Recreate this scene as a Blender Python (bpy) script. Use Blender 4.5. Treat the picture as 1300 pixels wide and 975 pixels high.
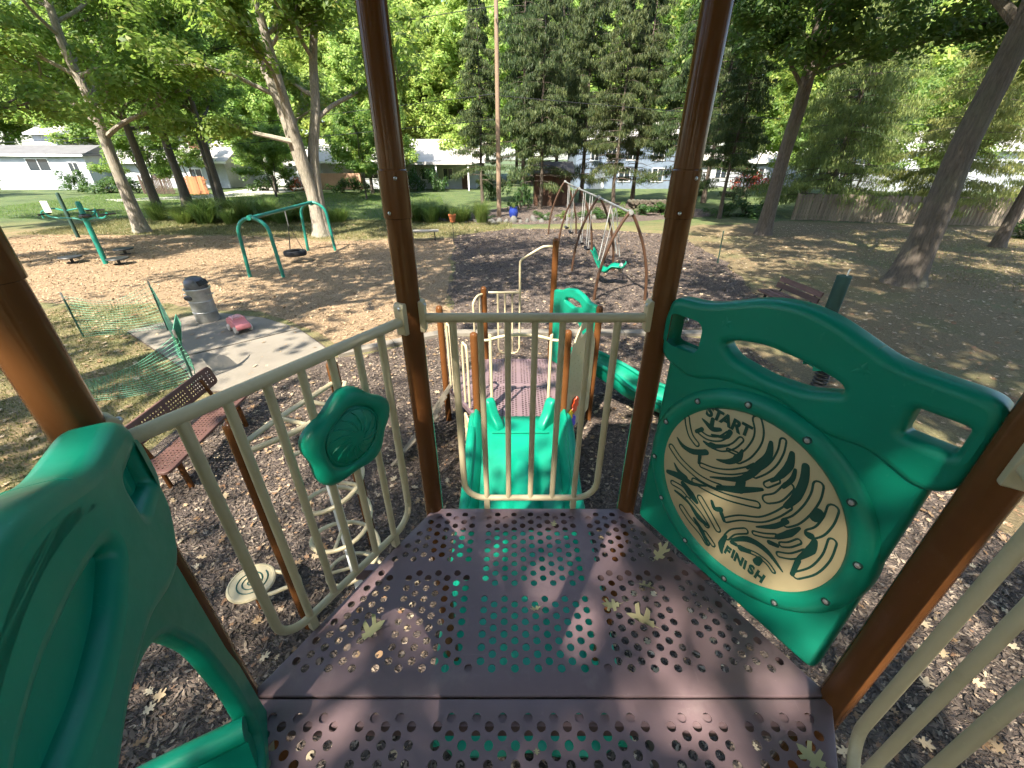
import bpy, bmesh, math, random
import numpy as np
from mathutils import Vector, Matrix
from mathutils.geometry import delaunay_2d_cdt

for o in list(bpy.data.objects): bpy.data.objects.remove(o)
scene = bpy.context.scene
COL = scene.collection
PI = math.pi
R = math.radians

# ------------------------------------------------------------------ camera
EYE = 3.53                      # 1.70 m above the upper deck
cam = bpy.data.cameras.new('camera'); cam.sensor_width = 36.0; cam.lens = 523.0/1300.0*36.0
cam.clip_start = 0.02; cam.clip_end = 2000
co = bpy.data.objects.new('camera', cam); COL.objects.link(co)
co.location = (0, 0, EYE); co.rotation_euler = (R(90-28.8), 0, 0)
scene.camera = co

# ------------------------------------------------------------------ light
SUN_EL = R(50); SUN_TO = Vector((-0.42, -0.80, 0)).normalized()   # horizontal direction towards the sun
world = bpy.data.worlds.new('World'); scene.world = world; world.use_nodes = True
wn = world.node_tree
bg = wn.nodes['Background']; sky = wn.nodes.new('ShaderNodeTexSky')
sky.sky_type = 'NISHITA'; sky.sun_disc = False
sky.sun_elevation = SUN_EL; sky.sun_rotation = math.atan2(SUN_TO.x, SUN_TO.y)
sky.air_density = 1.0; sky.dust_density = 1.2; sky.ozone_density = 1.0
wn.links.new(sky.outputs[0], bg.inputs[0]); bg.inputs[1].default_value = 0.15
sun = bpy.data.lights.new('sun', 'SUN'); sun.energy = 5.0; sun.angle = R(0.55); sun.color = (1.0, 0.93, 0.80)
so = bpy.data.objects.new('sun', sun); COL.objects.link(so)
sd = Vector((SUN_TO.x*math.cos(SUN_EL), SUN_TO.y*math.cos(SUN_EL), math.sin(SUN_EL)))
so.rotation_euler = (-sd).to_track_quat('-Z', 'Y').to_euler(); so.location = (0, -20, 30)
vs = scene.view_settings
vs.view_transform = 'Standard'; vs.look = 'None'; vs.gamma = 1.0; vs.exposure = 1.75; vs.use_curve_mapping = False
scene.cycles.max_bounces = 6; scene.cycles.diffuse_bounces = 3; scene.cycles.glossy_bounces = 3
scene.cycles.transmission_bounces = 4; scene.cycles.use_adaptive_sampling = True; scene.cycles.adaptive_threshold = 0.03; scene.cycles.caustics_reflective = False; scene.cycles.caustics_refractive = False
scene.cycles.sample_clamp_indirect = 6.0
try:
    scene.cycles.use_denoising = True; scene.cycles.denoiser = 'OPENIMAGEDENOISE'
except Exception: pass

# ------------------------------------------------------------------ materials
def srgb(r, g, b):
    f = lambda c: (c/255/12.92) if c/255 <= 0.04045 else ((c/255+0.055)/1.055)**2.4
    return (f(r), f(g), f(b))
class NT:
    def __init__(s, name):
        s.m = bpy.data.materials.new(name); s.m.use_nodes = True; s.t = s.m.node_tree; s.n = s.t.nodes
        s.b = s.n['Principled BSDF']; s.out = s.n['Material Output']
    def add(s, typ, **kw):
        x = s.n.new(typ)
        for k, v in kw.items(): setattr(x, k, v)
        return x
    def link(s, a, b): s.t.links.new(a, b)
    def noise(s, scale, detail=4, rough=0.6, vec=None, dist=0.0):
        x = s.add('ShaderNodeTexNoise'); x.inputs['Scale'].default_value = scale; x.inputs['Detail'].default_value = detail
        x.inputs['Roughness'].default_value = rough; x.inputs['Distortion'].default_value = dist
        if vec is not None: s.link(vec, x.inputs['Vector'])
        return x
    def ramp(s, fac, stops):
        x = s.add('ShaderNodeValToRGB'); e = x.color_ramp.elements
        while len(e) < len(stops): e.new(0.5)
        for i, (p, c) in enumerate(stops): e[i].position = p; e[i].color = (*c, 1) if len(c) == 3 else c
        s.link(fac, x.inputs[0]); return x
    def mix(s, fac, a, b, mode='MIX'):
        x = s.add('ShaderNodeMix'); x.data_type = 'RGBA'; x.blend_type = mode
        for sock, v in ((x.inputs[0], fac), (x.inputs[6], a), (x.inputs[7], b)):
            if isinstance(v, (int, float)): sock.default_value = v
            elif isinstance(v, tuple): sock.default_value = (*v, 1)
            else: s.link(v, sock)
        return x.outputs[2]
    def objc(s, scale=(1,1,1)):
        c = s.add('ShaderNodeTexCoord'); mp = s.add('ShaderNodeMapping'); mp.inputs['Scale'].default_value = scale
        s.link(c.outputs['Object'], mp.inputs[0]); return mp.outputs[0]
    def bump(s, h, strength=0.3, dist=0.01):
        x = s.add('ShaderNodeBump'); x.inputs['Strength'].default_value = strength; x.inputs['Distance'].default_value = dist
        s.link(h, x.inputs['Height']); s.link(x.outputs[0], s.b.inputs['Normal']); return x
    def color(s, c):
        if isinstance(c, tuple): s.b.inputs['Base Color'].default_value = (*c, 1)
        else: s.link(c, s.b.inputs['Base Color'])
    def rough(s, r):
        if isinstance(r, (int, float)): s.b.inputs['Roughness'].default_value = r
        else: s.link(r, s.b.inputs['Roughness'])

def coat(name, c, rough=0.35, var=0.12, nscale=3.0, bump=0.0, metal=0.0, spec=0.5, grime=None, scuff=0.0):
    """painted metal / moulded plastic: one base colour with faint mottling, scuffs and gloss variation"""
    t = NT(name); v = t.objc()
    n = t.noise(nscale, 5, 0.65, v); n2 = t.noise(nscale*14, 3, 0.6, v)
    d = tuple(x*(1-var) for x in c); l = tuple(min(1, x*(1+var)) for x in c)
    base = t.ramp(n.outputs[0], [(0.3, d), (0.7, l)]).outputs[0]
    if grime:
        g = t.ramp(t.noise(nscale*2.3, 6, 0.7, v).outputs[0], [(0.56, (0,0,0)), (0.75, (1,1,1))]).outputs[0]
        base = t.mix(t.mix(grime[1], (0,0,0), g), base, grime[0])
    if scuff:
        # fine scratches and rubbed spots that sit on the coating
        m1 = t.ramp(t.noise(2.2, 5, 0.75, t.objc((1.5, 34, 9)), 0.4).outputs[0], [(0.63, (0,0,0)), (0.70, (1,1,1))]).outputs[0]
        m2 = t.ramp(t.noise(2.6, 5, 0.75, t.objc((30, 2, 7)), 0.4).outputs[0], [(0.64, (0,0,0)), (0.71, (1,1,1))]).outputs[0]
        sp = t.ramp(t.noise(70, 2, 0.5, v).outputs[0], [(0.70, (0,0,0)), (0.76, (1,1,1))]).outputs[0]
        base = t.mix(t.mix(scuff, (0,0,0), t.mix(1.0, t.mix(1.0, m1, m2, 'LIGHTEN'), sp, 'LIGHTEN')), base, tuple(min(1, x*1.3+0.07) for x in c))
    t.color(base)
    rr = t.add('ShaderNodeMapRange'); rr.inputs[3].default_value = max(0.05, rough-0.08); rr.inputs[4].default_value = rough+0.12
    t.link(n2.outputs[0], rr.inputs[0]); t.rough(rr.outputs[0])
    t.b.inputs['Metallic'].default_value = metal; t.b.inputs['Specular IOR Level'].default_value = spec
    if bump: t.bump(t.noise(nscale*30, 3, 0.6, v).outputs[0], bump, 0.003)
    return t.m

MAT = {}
MAT['brown'] = coat('brown_powder_coat', (0.115, 0.044, 0.014), 0.10, 0.14, 2.0, 0.015, spec=0.22, grime=((0.15,0.085,0.045), 0.25), scuff=0.10)
MAT['archbrown'] = coat('dark_brown_steel', (0.062, 0.030, 0.016), 0.4, 0.12, 3.0)
MAT['green'] = coat('green_moulded_plastic', (0.003, 0.205, 0.125), 0.34, 0.14, 1.6, 0.05, spec=0.30, grime=((0.015,0.22,0.145), 0.5), scuff=0.16)
MAT['greenpaint'] = coat('green_painted_steel', (0.012, 0.19, 0.14), 0.34, 0.12, 3.0)
MAT['darkgreen'] = coat('dark_green_foam', (0.012, 0.045, 0.032), 0.7, 0.15, 3.0, 0.1)
MAT['cream'] = coat('cream_powder_coat', (0.50, 0.42, 0.265), 0.38, 0.08, 3.0, 0.02, grime=((0.28,0.22,0.13), 0.5), scuff=0.12)
MAT['creampanel'] = coat('cream_sheet_plastic', (0.50, 0.40, 0.225), 0.5, 0.08, 2.0, 0.04, grime=((0.36,0.28,0.15), 0.5), scuff=0.15)
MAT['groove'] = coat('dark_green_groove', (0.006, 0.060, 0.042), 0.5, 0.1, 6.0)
MAT['deck'] = coat('mauve_brown_deck_coating', (0.168, 0.112, 0.118), 0.38, 0.14, 2.5, 0.06, grime=((0.26,0.20,0.19), 0.45), scuff=0.22)
MAT['benchbrown'] = coat('brown_bench_coating', (0.105, 0.052, 0.042), 0.5, 0.12, 3.0, 0.05)
MAT['steel'] = coat('galvanised_steel', (0.55, 0.55, 0.54), 0.35, 0.15, 8.0, metal=0.9)
MAT['dullsteel'] = coat('weathered_steel', (0.42, 0.41, 0.39), 0.45, 0.25, 6.0, metal=0.7)
MAT['darksteel'] = coat('dark_scuffed_steel', (0.10, 0.10, 0.105), 0.4, 0.25, 6.0, metal=0.6)
MAT['black'] = coat('black_plastic', (0.015, 0.015, 0.016), 0.5, 0.1, 5.0)
MAT['rubber'] = coat('black_rubber', (0.022, 0.022, 0.024), 0.75, 0.15, 6.0, 0.2)
MAT['white'] = coat('white_paint', (0.74, 0.74, 0.72), 0.55, 0.05, 1.0)
MAT['pink'] = coat('faded_pink_plastic', (0.62, 0.20, 0.20), 0.5, 0.12, 4.0)
MAT['palepink'] = coat('pale_pink_plastic', (0.68, 0.36, 0.38), 0.55, 0.1, 4.0)
MAT['offwhite'] = coat('dull_white_plastic', (0.55, 0.48, 0.42), 0.6, 0.15, 5.0)
MAT['yellow'] = coat('yellow_plastic', (0.70, 0.50, 0.02), 0.4, 0.06, 4.0)
MAT['red'] = coat('orange_red_plastic', (0.65, 0.08, 0.02), 0.4, 0.06, 4.0)
MAT['blue'] = coat('violet_blue_plastic', (0.08, 0.06, 0.45), 0.4, 0.06, 4.0)
MAT['bluepot'] = coat('blue_glazed_pot', (0.02, 0.04, 0.22), 0.2, 0.1, 4.0)
MAT['terracotta'] = coat('terracotta', (0.48, 0.15, 0.05), 0.75, 0.15, 6.0)
MAT['glass'] = coat('dark_window_glass', (0.03, 0.04, 0.05), 0.08, 0.1, 1.0)
MAT['net'] = coat('green_plastic_net', (0.10, 0.33, 0.20), 0.5, 0.15, 4.0)
MAT['rope'] = coat('grey_chain', (0.52, 0.51, 0.49), 0.45, 0.1, 6.0, metal=0.5)
MAT['carred'] = coat('red_car_paint', (0.35, 0.02, 0.02), 0.2, 0.05, 1.0)

def wood(name, c1, c2, scale=(2, 2, 14), rough=0.8, bump=0.4):
    t = NT(name); v = t.objc((scale[0], scale[1], scale[2]))
    n = t.noise(3.0, 6, 0.7, v, 0.6); oi = t.add('ShaderNodeObjectInfo')
    base = t.ramp(n.outputs[0], [(0.25, c1), (0.75, c2)]).outputs[0]
    hs = t.add('ShaderNodeHueSaturation'); mr = t.add('ShaderNodeMapRange'); mr.inputs[3].default_value = 0.72; mr.inputs[4].default_value = 1.25
    t.link(oi.outputs['Random'], mr.inputs[0]); t.link(mr.outputs[0], hs.inputs['Value']); t.link(base, hs.inputs['Color'])
    t.color(hs.outputs[0]); t.rough(rough); t.bump(n.outputs[0], bump, 0.01); return t.m
MAT['fencewood'] = wood('weathered_grey_fence_wood', (0.13, 0.10, 0.075), (0.28, 0.23, 0.17), (6, 6, 1.2))
MAT['cedar'] = wood('orange_cedar_boards', (0.30, 0.11, 0.045), (0.45, 0.19, 0.08), (6, 6, 1.0))
MAT['darkwood'] = wood('dark_fence_wood', (0.05, 0.032, 0.022), (0.11, 0.07, 0.05), (6, 6, 1.0))
MAT['shedwood'] = wood('brown_shed_siding', (0.055, 0.025, 0.014), (0.10, 0.05, 0.028), (8, 8, 0.8))
MAT['pole'] = wood('utility_pole_wood', (0.13, 0.085, 0.055), (0.26, 0.18, 0.12), (9, 9, 0.6))
MAT['greywood'] = wood('grey_bench_plank', (0.20, 0.18, 0.15), (0.36, 0.33, 0.28), (1.2, 8, 8))
MAT['plumwood'] = wood('plum_brown_plank', (0.075, 0.042, 0.036), (0.15, 0.085, 0.072), (1.2, 8, 8))
MAT['lattice'] = wood('old_lattice_wood', (0.08, 0.065, 0.045), (0.17, 0.14, 0.10), (5, 5, 5))

def bark(name, c1, c2, s=1.0):
    t = NT(name); v = t.objc((5*s, 5*s, 0.9*s))
    n = t.noise(3.5, 8, 0.72, v, 0.8); vor = t.add('ShaderNodeTexVoronoi'); vor.inputs['Scale'].default_value = 4.0; t.link(v, vor.inputs['Vector'])
    n2 = t.noise(0.8, 3, 0.6, t.objc())
    base = t.ramp(n.outputs[0], [(0.28, c1), (0.68, c2)]).outputs[0]
    base = t.mix(t.ramp(n2.outputs[0], [(0.5, (0,0,0)), (0.75, (0.5,0.5,0.5))]).outputs[0], base, (0.14, 0.15, 0.09))
    t.color(base); t.rough(0.9)
    t.bump(t.mix(0.5, n.outputs[0], vor.outputs['Distance']), 0.9, 0.05); return t.m
MAT['bark'] = bark('grey_brown_bark', (0.045, 0.035, 0.027), (0.155, 0.125, 0.098))
MAT['barkdark'] = bark('dark_spruce_bark', (0.035, 0.027, 0.02), (0.13, 0.10, 0.075))
MAT['barkpale'] = bark('pale_flaking_bark', (0.12, 0.10, 0.08), (0.40, 0.35, 0.28))

def leafmat(name, stops, trans=0.45, tcol=(0.30, 0.42, 0.06), rough=0.5):
    t = NT(name); t.n.remove(t.b)
    g = t.add('ShaderNodeNewGeometry'); n = t.noise(0.55, 3, 0.6, t.objc())
    oi = t.add('ShaderNodeObjectInfo')
    f = t.add('ShaderNodeMath', operation='MULTIPLY_ADD'); t.link(g.outputs['Random Per Island'], f.inputs[0]); f.inputs[1].default_value = 0.55
    m2 = t.add('ShaderNodeMath', operation='MULTIPLY'); t.link(n.outputs[0], m2.inputs[0]); m2.inputs[1].default_value = 0.62; t.link(m2.outputs[0], f.inputs[2])
    c = t.ramp(f.outputs[0], stops).outputs[0]
    hs = t.add('ShaderNodeHueSaturation'); mr = t.add('ShaderNodeMapRange'); mr.inputs[3].default_value = 0.48; mr.inputs[4].default_value = 0.52
    t.link(oi.outputs['Random'], mr.inputs[0]); t.link(mr.outputs[0], hs.inputs['Hue']); t.link(c, hs.inputs['Color'])
    d = t.add('ShaderNodeBsdfPrincipled'); d.inputs['Roughness'].default_value = rough; d.inputs['Specular IOR Level'].default_value = 0.35
    t.link(hs.outputs[0], d.inputs['Base Color'])
    tr = t.add('ShaderNodeBsdfTranslucent'); tc = t.mix(0.6, hs.outputs[0], tcol); t.link(tc, tr.inputs[0])
    mx = t.add('ShaderNodeMixShader'); mx.inputs[0].default_value = trans
    t.link(d.outputs[0], mx.inputs[1]); t.link(tr.outputs[0], mx.inputs[2]); t.link(mx.outputs[0], t.out.inputs[0]); return t.m
MAT['leaf'] = leafmat('maple_leaves', [(0.15, (0.050,0.095,0.022)), (0.45, (0.105,0.180,0.040)), (0.75, (0.19,0.255,0.058)), (0.97, (0.34,0.29,0.07))], 0.52, (0.38,0.58,0.10))
MAT['leafdeep'] = leafmat('deep_green_leaves', [(0.15, (0.020,0.052,0.014)), (0.5, (0.048,0.100,0.026)), (0.85, (0.11,0.16,0.036))], 0.42, (0.20,0.38,0.06))
MAT['leafyellow'] = leafmat('yellow_green_leaves', [(0.15, (0.08,0.17,0.03)), (0.45, (0.19,0.30,0.06)), (0.8, (0.34,0.42,0.10)), (0.97, (0.48,0.40,0.11))], 0.5, (0.50,0.66,0.16))
MAT['spruce'] = leafmat('spruce_needles', [(0.15, (0.016,0.032,0.013)), (0.5, (0.042,0.070,0.024)), (0.85, (0.11,0.135,0.042))], 0.25, (0.10,0.20,0.04), 0.6)
MAT['hemlock'] = leafmat('light_hemlock_needles', [(0.15, (0.06,0.095,0.03)), (0.5, (0.14,0.185,0.055)), (0.85, (0.28,0.30,0.09))], 0.35, (0.36,0.44,0.12), 0.6)
MAT['shrub'] = leafmat('shrub_leaves', [(0.15, (0.012,0.035,0.010)), (0.5, (0.03,0.075,0.018)), (0.85, (0.075,0.13,0.03))], 0.3, (0.16,0.30,0.04))
MAT['redflower'] = leafmat('red_and_orange_flowers', [(0.2, (0.05,0.10,0.02)), (0.45, (0.35,0.05,0.03)), (0.8, (0.55,0.14,0.06))], 0.3, (0.5,0.15,0.05))
MAT['grassblade'] = leafmat('ornamental_grass_blades', [(0.15, (0.04,0.085,0.02)), (0.5, (0.09,0.16,0.035)), (0.9, (0.26,0.28,0.09))], 0.35, (0.25,0.38,0.07))
MAT['lawnblade'] = leafmat('lawn_grass_blades', [(0.15, (0.03,0.085,0.015)), (0.5, (0.07,0.16,0.025)), (0.9, (0.20,0.26,0.06))], 0.35, (0.20,0.40,0.05))
MAT['dryturf'] = leafmat('thin_dry_turf', [(0.15, (0.06,0.08,0.025)), (0.5, (0.16,0.155,0.06)), (0.9, (0.34,0.29,0.14))], 0.3, (0.30,0.32,0.1))
MAT['dryleaf'] = leafmat('dry_oak_leaves', [(0.15, (0.10,0.055,0.028)), (0.4, (0.26,0.16,0.08)), (0.62, (0.42,0.31,0.18)), (0.9, (0.56,0.47,0.32))], 0.15, (0.4,0.3,0.12), 0.7)
MAT['deckleaf'] = leafmat('dry_green_oak_leaf', [(0.2, (0.20,0.19,0.08)), (0.5, (0.34,0.32,0.16)), (0.8, (0.50,0.44,0.26))], 0.15, (0.3,0.3,0.1), 0.6)
MAT['chip'] = leafmat('dark_mulch_chips', [(0.15, (0.024,0.018,0.016)), (0.45, (0.070,0.052,0.045)), (0.75, (0.145,0.105,0.085)), (0.95, (0.34,0.26,0.20))], 0.0, (0.1,0.1,0.1), 0.85)
MAT['tanchip'] = leafmat('tan_wood_fibre_chips', [(0.15, (0.14,0.085,0.045)), (0.5, (0.27,0.18,0.10)), (0.85, (0.42,0.30,0.18))], 0.0, (0.1,0.1,0.1), 0.85)

# ground materials
def ground_mat():
    t = NT('leaf_littered_lawn'); v = t.objc()
    a = t.noise(0.16, 5, 0.62, v, 0.5); b = t.noise(1.7, 6, 0.7, v); c = t.noise(26, 4, 0.75, v)
    grass = t.ramp(c.outputs[0], [(0.3, (0.055,0.070,0.020)), (0.52, (0.13,0.130,0.045)), (0.75, (0.25,0.22,0.095))]).outputs[0]
    dry = t.ramp(c.outputs[0], [(0.3, (0.10,0.07,0.035)), (0.52, (0.21,0.15,0.075)), (0.75, (0.40,0.30,0.16))]).outputs[0]
    f = t.mix(0.55, a.outputs[0], b.outputs[0])
    fr = t.ramp(f, [(0.42, (0,0,0)), (0.58, (1,1,1))]).outputs[0]
    near = t.mix(fr, grass, dry)
    # lush lawn far away around the houses
    sep = t.add('ShaderNodeSeparateXYZ'); t.link(v, sep.inputs[0])
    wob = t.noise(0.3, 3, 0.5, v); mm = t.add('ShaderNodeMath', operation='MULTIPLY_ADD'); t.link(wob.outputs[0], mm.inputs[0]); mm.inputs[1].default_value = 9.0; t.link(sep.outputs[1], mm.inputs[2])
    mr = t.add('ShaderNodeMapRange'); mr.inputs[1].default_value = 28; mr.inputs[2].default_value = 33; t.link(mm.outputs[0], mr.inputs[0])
    lawn = t.mix(t.ramp(b.outputs[0], [(0.45, (0,0,0)), (0.7, (0.6,0.6,0.6))]).outputs[0], t.ramp(c.outputs[0], [(0.3, (0.030,0.060,0.014)), (0.7, (0.095,0.140,0.034))]).outputs[0], (0.17,0.155,0.06)); lawn = t.mix(t.ramp(t.noise(0.42, 6, 0.7, v, 0.8).outputs[0], [(0.48, (0,0,0)), (0.62, (0.75,0.75,0.75))]).outputs[0], lawn, (0.022,0.045,0.012))  # dark patches paint dappled tree shade, and clover, into the lawn colour
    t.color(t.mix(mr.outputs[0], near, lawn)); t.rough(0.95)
    t.bump(c.outputs[0], 0.8, 0.04); return t.m
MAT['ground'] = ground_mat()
def earth_mat():
    t = NT('bare_leafy_earth'); v = t.objc(); a = t.noise(0.35, 5, 0.65, v, 0.4); c = t.noise(30, 5, 0.8, v)
    e = t.ramp(c.outputs[0], [(0.28, (0.065,0.046,0.022)), (0.5, (0.17,0.125,0.062)), (0.66, (0.28,0.21,0.11)), (0.8, (0.46,0.36,0.20))]).outputs[0]
    g_ = t.ramp(c.outputs[0], [(0.3, (0.06,0.07,0.02)), (0.7, (0.19,0.19,0.07))]).outputs[0]
    t.color(t.mix(t.ramp(a.outputs[0], [(0.5, (0,0,0)), (0.68, (0.8,0.8,0.8))]).outputs[0], e, g_)); t.rough(0.95); t.bump(c.outputs[0], 0.9, 0.05); return t.m
MAT['earth'] = earth_mat()
def mulch_mat(name, cols, s=34, bump=1.0):
    t = NT(name); v = t.objc((1, 1, 1))
    vor = t.add('ShaderNodeTexVoronoi'); vor.inputs['Scale'].default_value = s
    w = t.noise(9, 3, 0.6, v); vv = t.add('ShaderNodeVectorMath', operation='ADD'); sc = t.add('ShaderNodeVectorMath', operation='SCALE')
    t.link(w.outputs['Color'], sc.inputs[0]); sc.inputs['Scale'].default_value = 0.12; t.link(v, vv.inputs[0]); t.link(sc.outputs[0], vv.inputs[1])
    mp = t.add('ShaderNodeMapping'); mp.inputs['Scale'].default_value = (1, 2.2, 1); mp.inputs['Rotation'].default_value = (0, 0, 0.6)
    t.link(vv.outputs[0], mp.inputs[0]); t.link(mp.outputs[0], vor.inputs['Vector'])
    sepc = t.add('ShaderNodeSeparateColor'); t.link(vor.outputs['Color'], sepc.inputs[0])
    base = t.ramp(sepc.outputs[0], cols).outputs[0]
    big = t.noise(0.5, 4, 0.6, v); base = t.mix(t.ramp(big.outputs[0], [(0.35, (0,0,0)), (0.7, (0.5,0.5,0.5))]).outputs[0], base, cols[-2][1])
    t.color(base); t.rough(0.95); t.bump(vor.outputs['Distance'], bump, 0.03); return t.m
MAT['mulch'] = mulch_mat('dark_shredded_mulch', [(0.0, (0.018,0.014,0.013)), (0.35, (0.050,0.037,0.032)), (0.7, (0.105,0.076,0.062)), (0.9, (0.18,0.13,0.10)), (1.0, (0.42,0.34,0.26))])
MAT['tan'] = mulch_mat('tan_wood_fibre', [(0.0, (0.13,0.08,0.042)), (0.35, (0.22,0.145,0.08)), (0.7, (0.30,0.205,0.118)), (1.0, (0.46,0.34,0.21))], 42, 0.7)
def concrete_mat(name, c):
    t = NT(name); v = t.objc(); n = t.noise(1.1, 6, 0.7, v); n2 = t.noise(60, 3, 0.7, v)
    t.color(t.mix(0.35, t.ramp(n.outputs[0], [(0.3, tuple(x*0.72 for x in c)), (0.7, tuple(x*1.12 for x in c))]).outputs[0], t.ramp(n2.outputs[0], [(0.3, tuple(x*0.6 for x in c)), (0.7, c)]).outputs[0]))
    t.rough(0.9); t.bump(n2.outputs[0], 0.25, 0.006); return t.m
MAT['concrete'] = concrete_mat('worn_concrete', (0.225, 0.195, 0.155))
MAT['drive'] = concrete_mat('pale_driveway', (0.48, 0.45, 0.40))
MAT['rock'] = concrete_mat('grey_garden_stone', (0.13, 0.125, 0.11))
MAT['brick'] = concrete_mat('red_brick', (0.30, 0.13, 0.09))
MAT['siding'] = concrete_mat('white_siding', (0.47, 0.49, 0.52))
MAT['bluesiding'] = concrete_mat('pale_blue_siding', (0.17, 0.215, 0.28))
MAT['roof'] = concrete_mat('pale_grey_shingles', (0.50, 0.47, 0.44))
MAT['darkroof'] = concrete_mat('dark_grey_shingles', (0.14, 0.135, 0.135))
MAT['patio'] = concrete_mat('peach_brick_patio', (0.50, 0.30, 0.20))

# ------------------------------------------------------------------ mesh helpers
class MB:
    def __init__(s): s.v = []; s.f = []
    def add(s, v, f):
        k = len(s.v); s.v += [tuple(p) for p in v]; s.f += [tuple(i+k for i in q) for q in f]; return s
    def box(s, c, d, rz=0.0, rx=0.0, ry=0.0):
        m = Matrix.Translation(c) @ Matrix.Rotation(rz, 4, 'Z') @ Matrix.Rotation(ry, 4, 'Y') @ Matrix.Rotation(rx, 4, 'X')
        h = [x/2 for x in d]
        v = [m @ Vector((sx*h[0], sy*h[1], sz*h[2])) for sx in (-1,1) for sy in (-1,1) for sz in (-1,1)]
        return s.add(v, [(0,1,3,2),(4,6,7,5),(0,4,5,1),(2,3,7,6),(0,2,6,4),(1,5,7,3)])
    def tube(s, pts, r, n=10, closed=False, caps=True, squash=None):
        P = [Vector(p) for p in pts]; m = len(P); rs = r if isinstance(r, (list, tuple)) else [r]*m
        T = []
        for i in range(m):
            a = P[(i-1) % m] if (closed or i > 0) else P[i]; b = P[(i+1) % m] if (closed or i < m-1) else P[i]
            T.append((b-a).normalized())
        u = T[0].orthogonal().normalized()
        if abs(T[0].z) < 0.9: u = (Vector((0,0,1)) - T[0]*T[0].z).normalized()
        V = []
        for i in range(m):
            u = (u - T[i]*u.dot(T[i])).normalized(); w = T[i].cross(u)
            for k in range(n):
                a = 2*PI*k/n; q = squash or (1, 1)
                V.append(P[i] + rs[i]*(q[0]*math.cos(a)*u + q[1]*math.sin(a)*w))
        F = []
        for i in range(m if closed else m-1):
            j = (i+1) % m
            for k in range(n): F.append((i*n+k, i*n+(k+1) % n, j*n+(k+1) % n, j*n+k))
        if caps and not closed: F += [tuple(reversed(range(n))), tuple(range((m-1)*n, m*n))]
        return s.add(V, F)
    def lathe(s, prof, n=20, c=(0,0,0), cap=True):
        V = [(c[0]+r*math.cos(2*PI*k/n), c[1]+r*math.sin(2*PI*k/n), c[2]+z) for r, z in prof for k in range(n)]
        F = [(i*n+k, i*n+(k+1) % n, (i+1)*n+(k+1) % n, (i+1)*n+k) for i in range(len(prof)-1) for k in range(n)]
        if cap: F += [tuple(reversed(range(n))), tuple(range((len(prof)-1)*n, len(prof)*n))]
        return s.add(V, F)
    def prism(s, poly, z0, z1):
        n = len(poly); V = [(x, y, z0) for x, y in poly]+[(x, y, z1) for x, y in poly]
        F = [tuple(reversed(range(n))), tuple(range(n, 2*n))]+[(i, (i+1) % n, n+(i+1) % n, n+i) for i in range(n)]
        return s.add(V, F)
    def sphere(s, c, r, n=10, m=6, sc=(1,1,1)):
        V = []; F = []
        for i in range(m+1):
            a = PI*i/m
            for k in range(n):
                b = 2*PI*k/n; V.append((c[0]+sc[0]*r*math.sin(a)*math.cos(b), c[1]+sc[1]*r*math.sin(a)*math.sin(b), c[2]+sc[2]*r*math.cos(a)))
        for i in range(m):
            for k in range(n): F.append((i*n+k, (i+1)*n+k, (i+1)*n+(k+1) % n, i*n+(k+1) % n))
        return s.add(V, F)
    def xf(s, m): s.v = [tuple(m @ Vector(p)) for p in s.v]; return s
    def mesh(s, name, mat, smooth=True, angle=40):
        me = bpy.data.meshes.new(name); me.from_pydata(s.v, [], s.f); me.materials.append(MAT[mat] if isinstance(mat, str) else mat)
        me.update()
        if smooth:
            bm = bmesh.new(); bm.from_mesh(me); bmesh.ops.remove_doubles(bm, verts=bm.verts, dist=1e-6)
            bmesh.ops.recalc_face_normals(bm, faces=bm.faces); bm.to_mesh(me); bm.free()
            me.shade_smooth(); me.set_sharp_from_angle(angle=R(angle))
        return me
    def build(s, name, mat, parent=None, smooth=True, angle=40): return link(name, s.mesh(name, mat, smooth, angle), parent)

def link(name, me, parent=None, loc=None, rot=None, scale=None):
    o = bpy.data.objects.new(name, me); COL.objects.link(o)
    if parent is not None:
        o.parent = parent; o.matrix_parent_inverse = Matrix.Translation(parent.location).inverted() if loc is None and parent.get('_abs') else Matrix.Identity(4)
    if loc is not None: o.location = loc
    if rot is not None: o.rotation_euler = rot if isinstance(rot, (tuple, list)) else (0, 0, rot)
    if scale is not None: o.scale = scale if isinstance(scale, (tuple, list)) else (scale,)*3
    return o
def tag(o, label=None, cat=None, group=None, kind=None):
    if label: o['label'] = label
    if cat: o['category'] = cat
    if group: o['group'] = group
    if kind: o['kind'] = kind
    return o
def thing(name, label, cat, loc=(0,0,0), rz=0.0, group=None, absolute=False):
    """Empty at the base of a thing; with absolute=True the parts are modelled in world coordinates"""
    o = bpy.data.objects.new(name, None); COL.objects.link(o); o.location = loc; o.rotation_euler = (0, 0, rz)
    o.empty_display_size = 0.2
    if absolute: o['_abs'] = 1
    return tag(o, label, cat, group)
def copy_tree(o, parent=None):
    c = o.copy(); COL.objects.link(c); c.parent = parent
    if parent is not None: c.matrix_parent_inverse = o.matrix_parent_inverse.copy()
    for ch in o.children: copy_tree(ch, c)
    return c
def arc(c, r, a0, a1, n, ax=(1,0,0), ay=(0,0,1)):
    ax, ay, c = Vector(ax), Vector(ay), Vector(c)
    return [c + r*(math.cos(a0+(a1-a0)*i/n)*ax + math.sin(a0+(a1-a0)*i/n)*ay) for i in range(n+1)]
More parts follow.
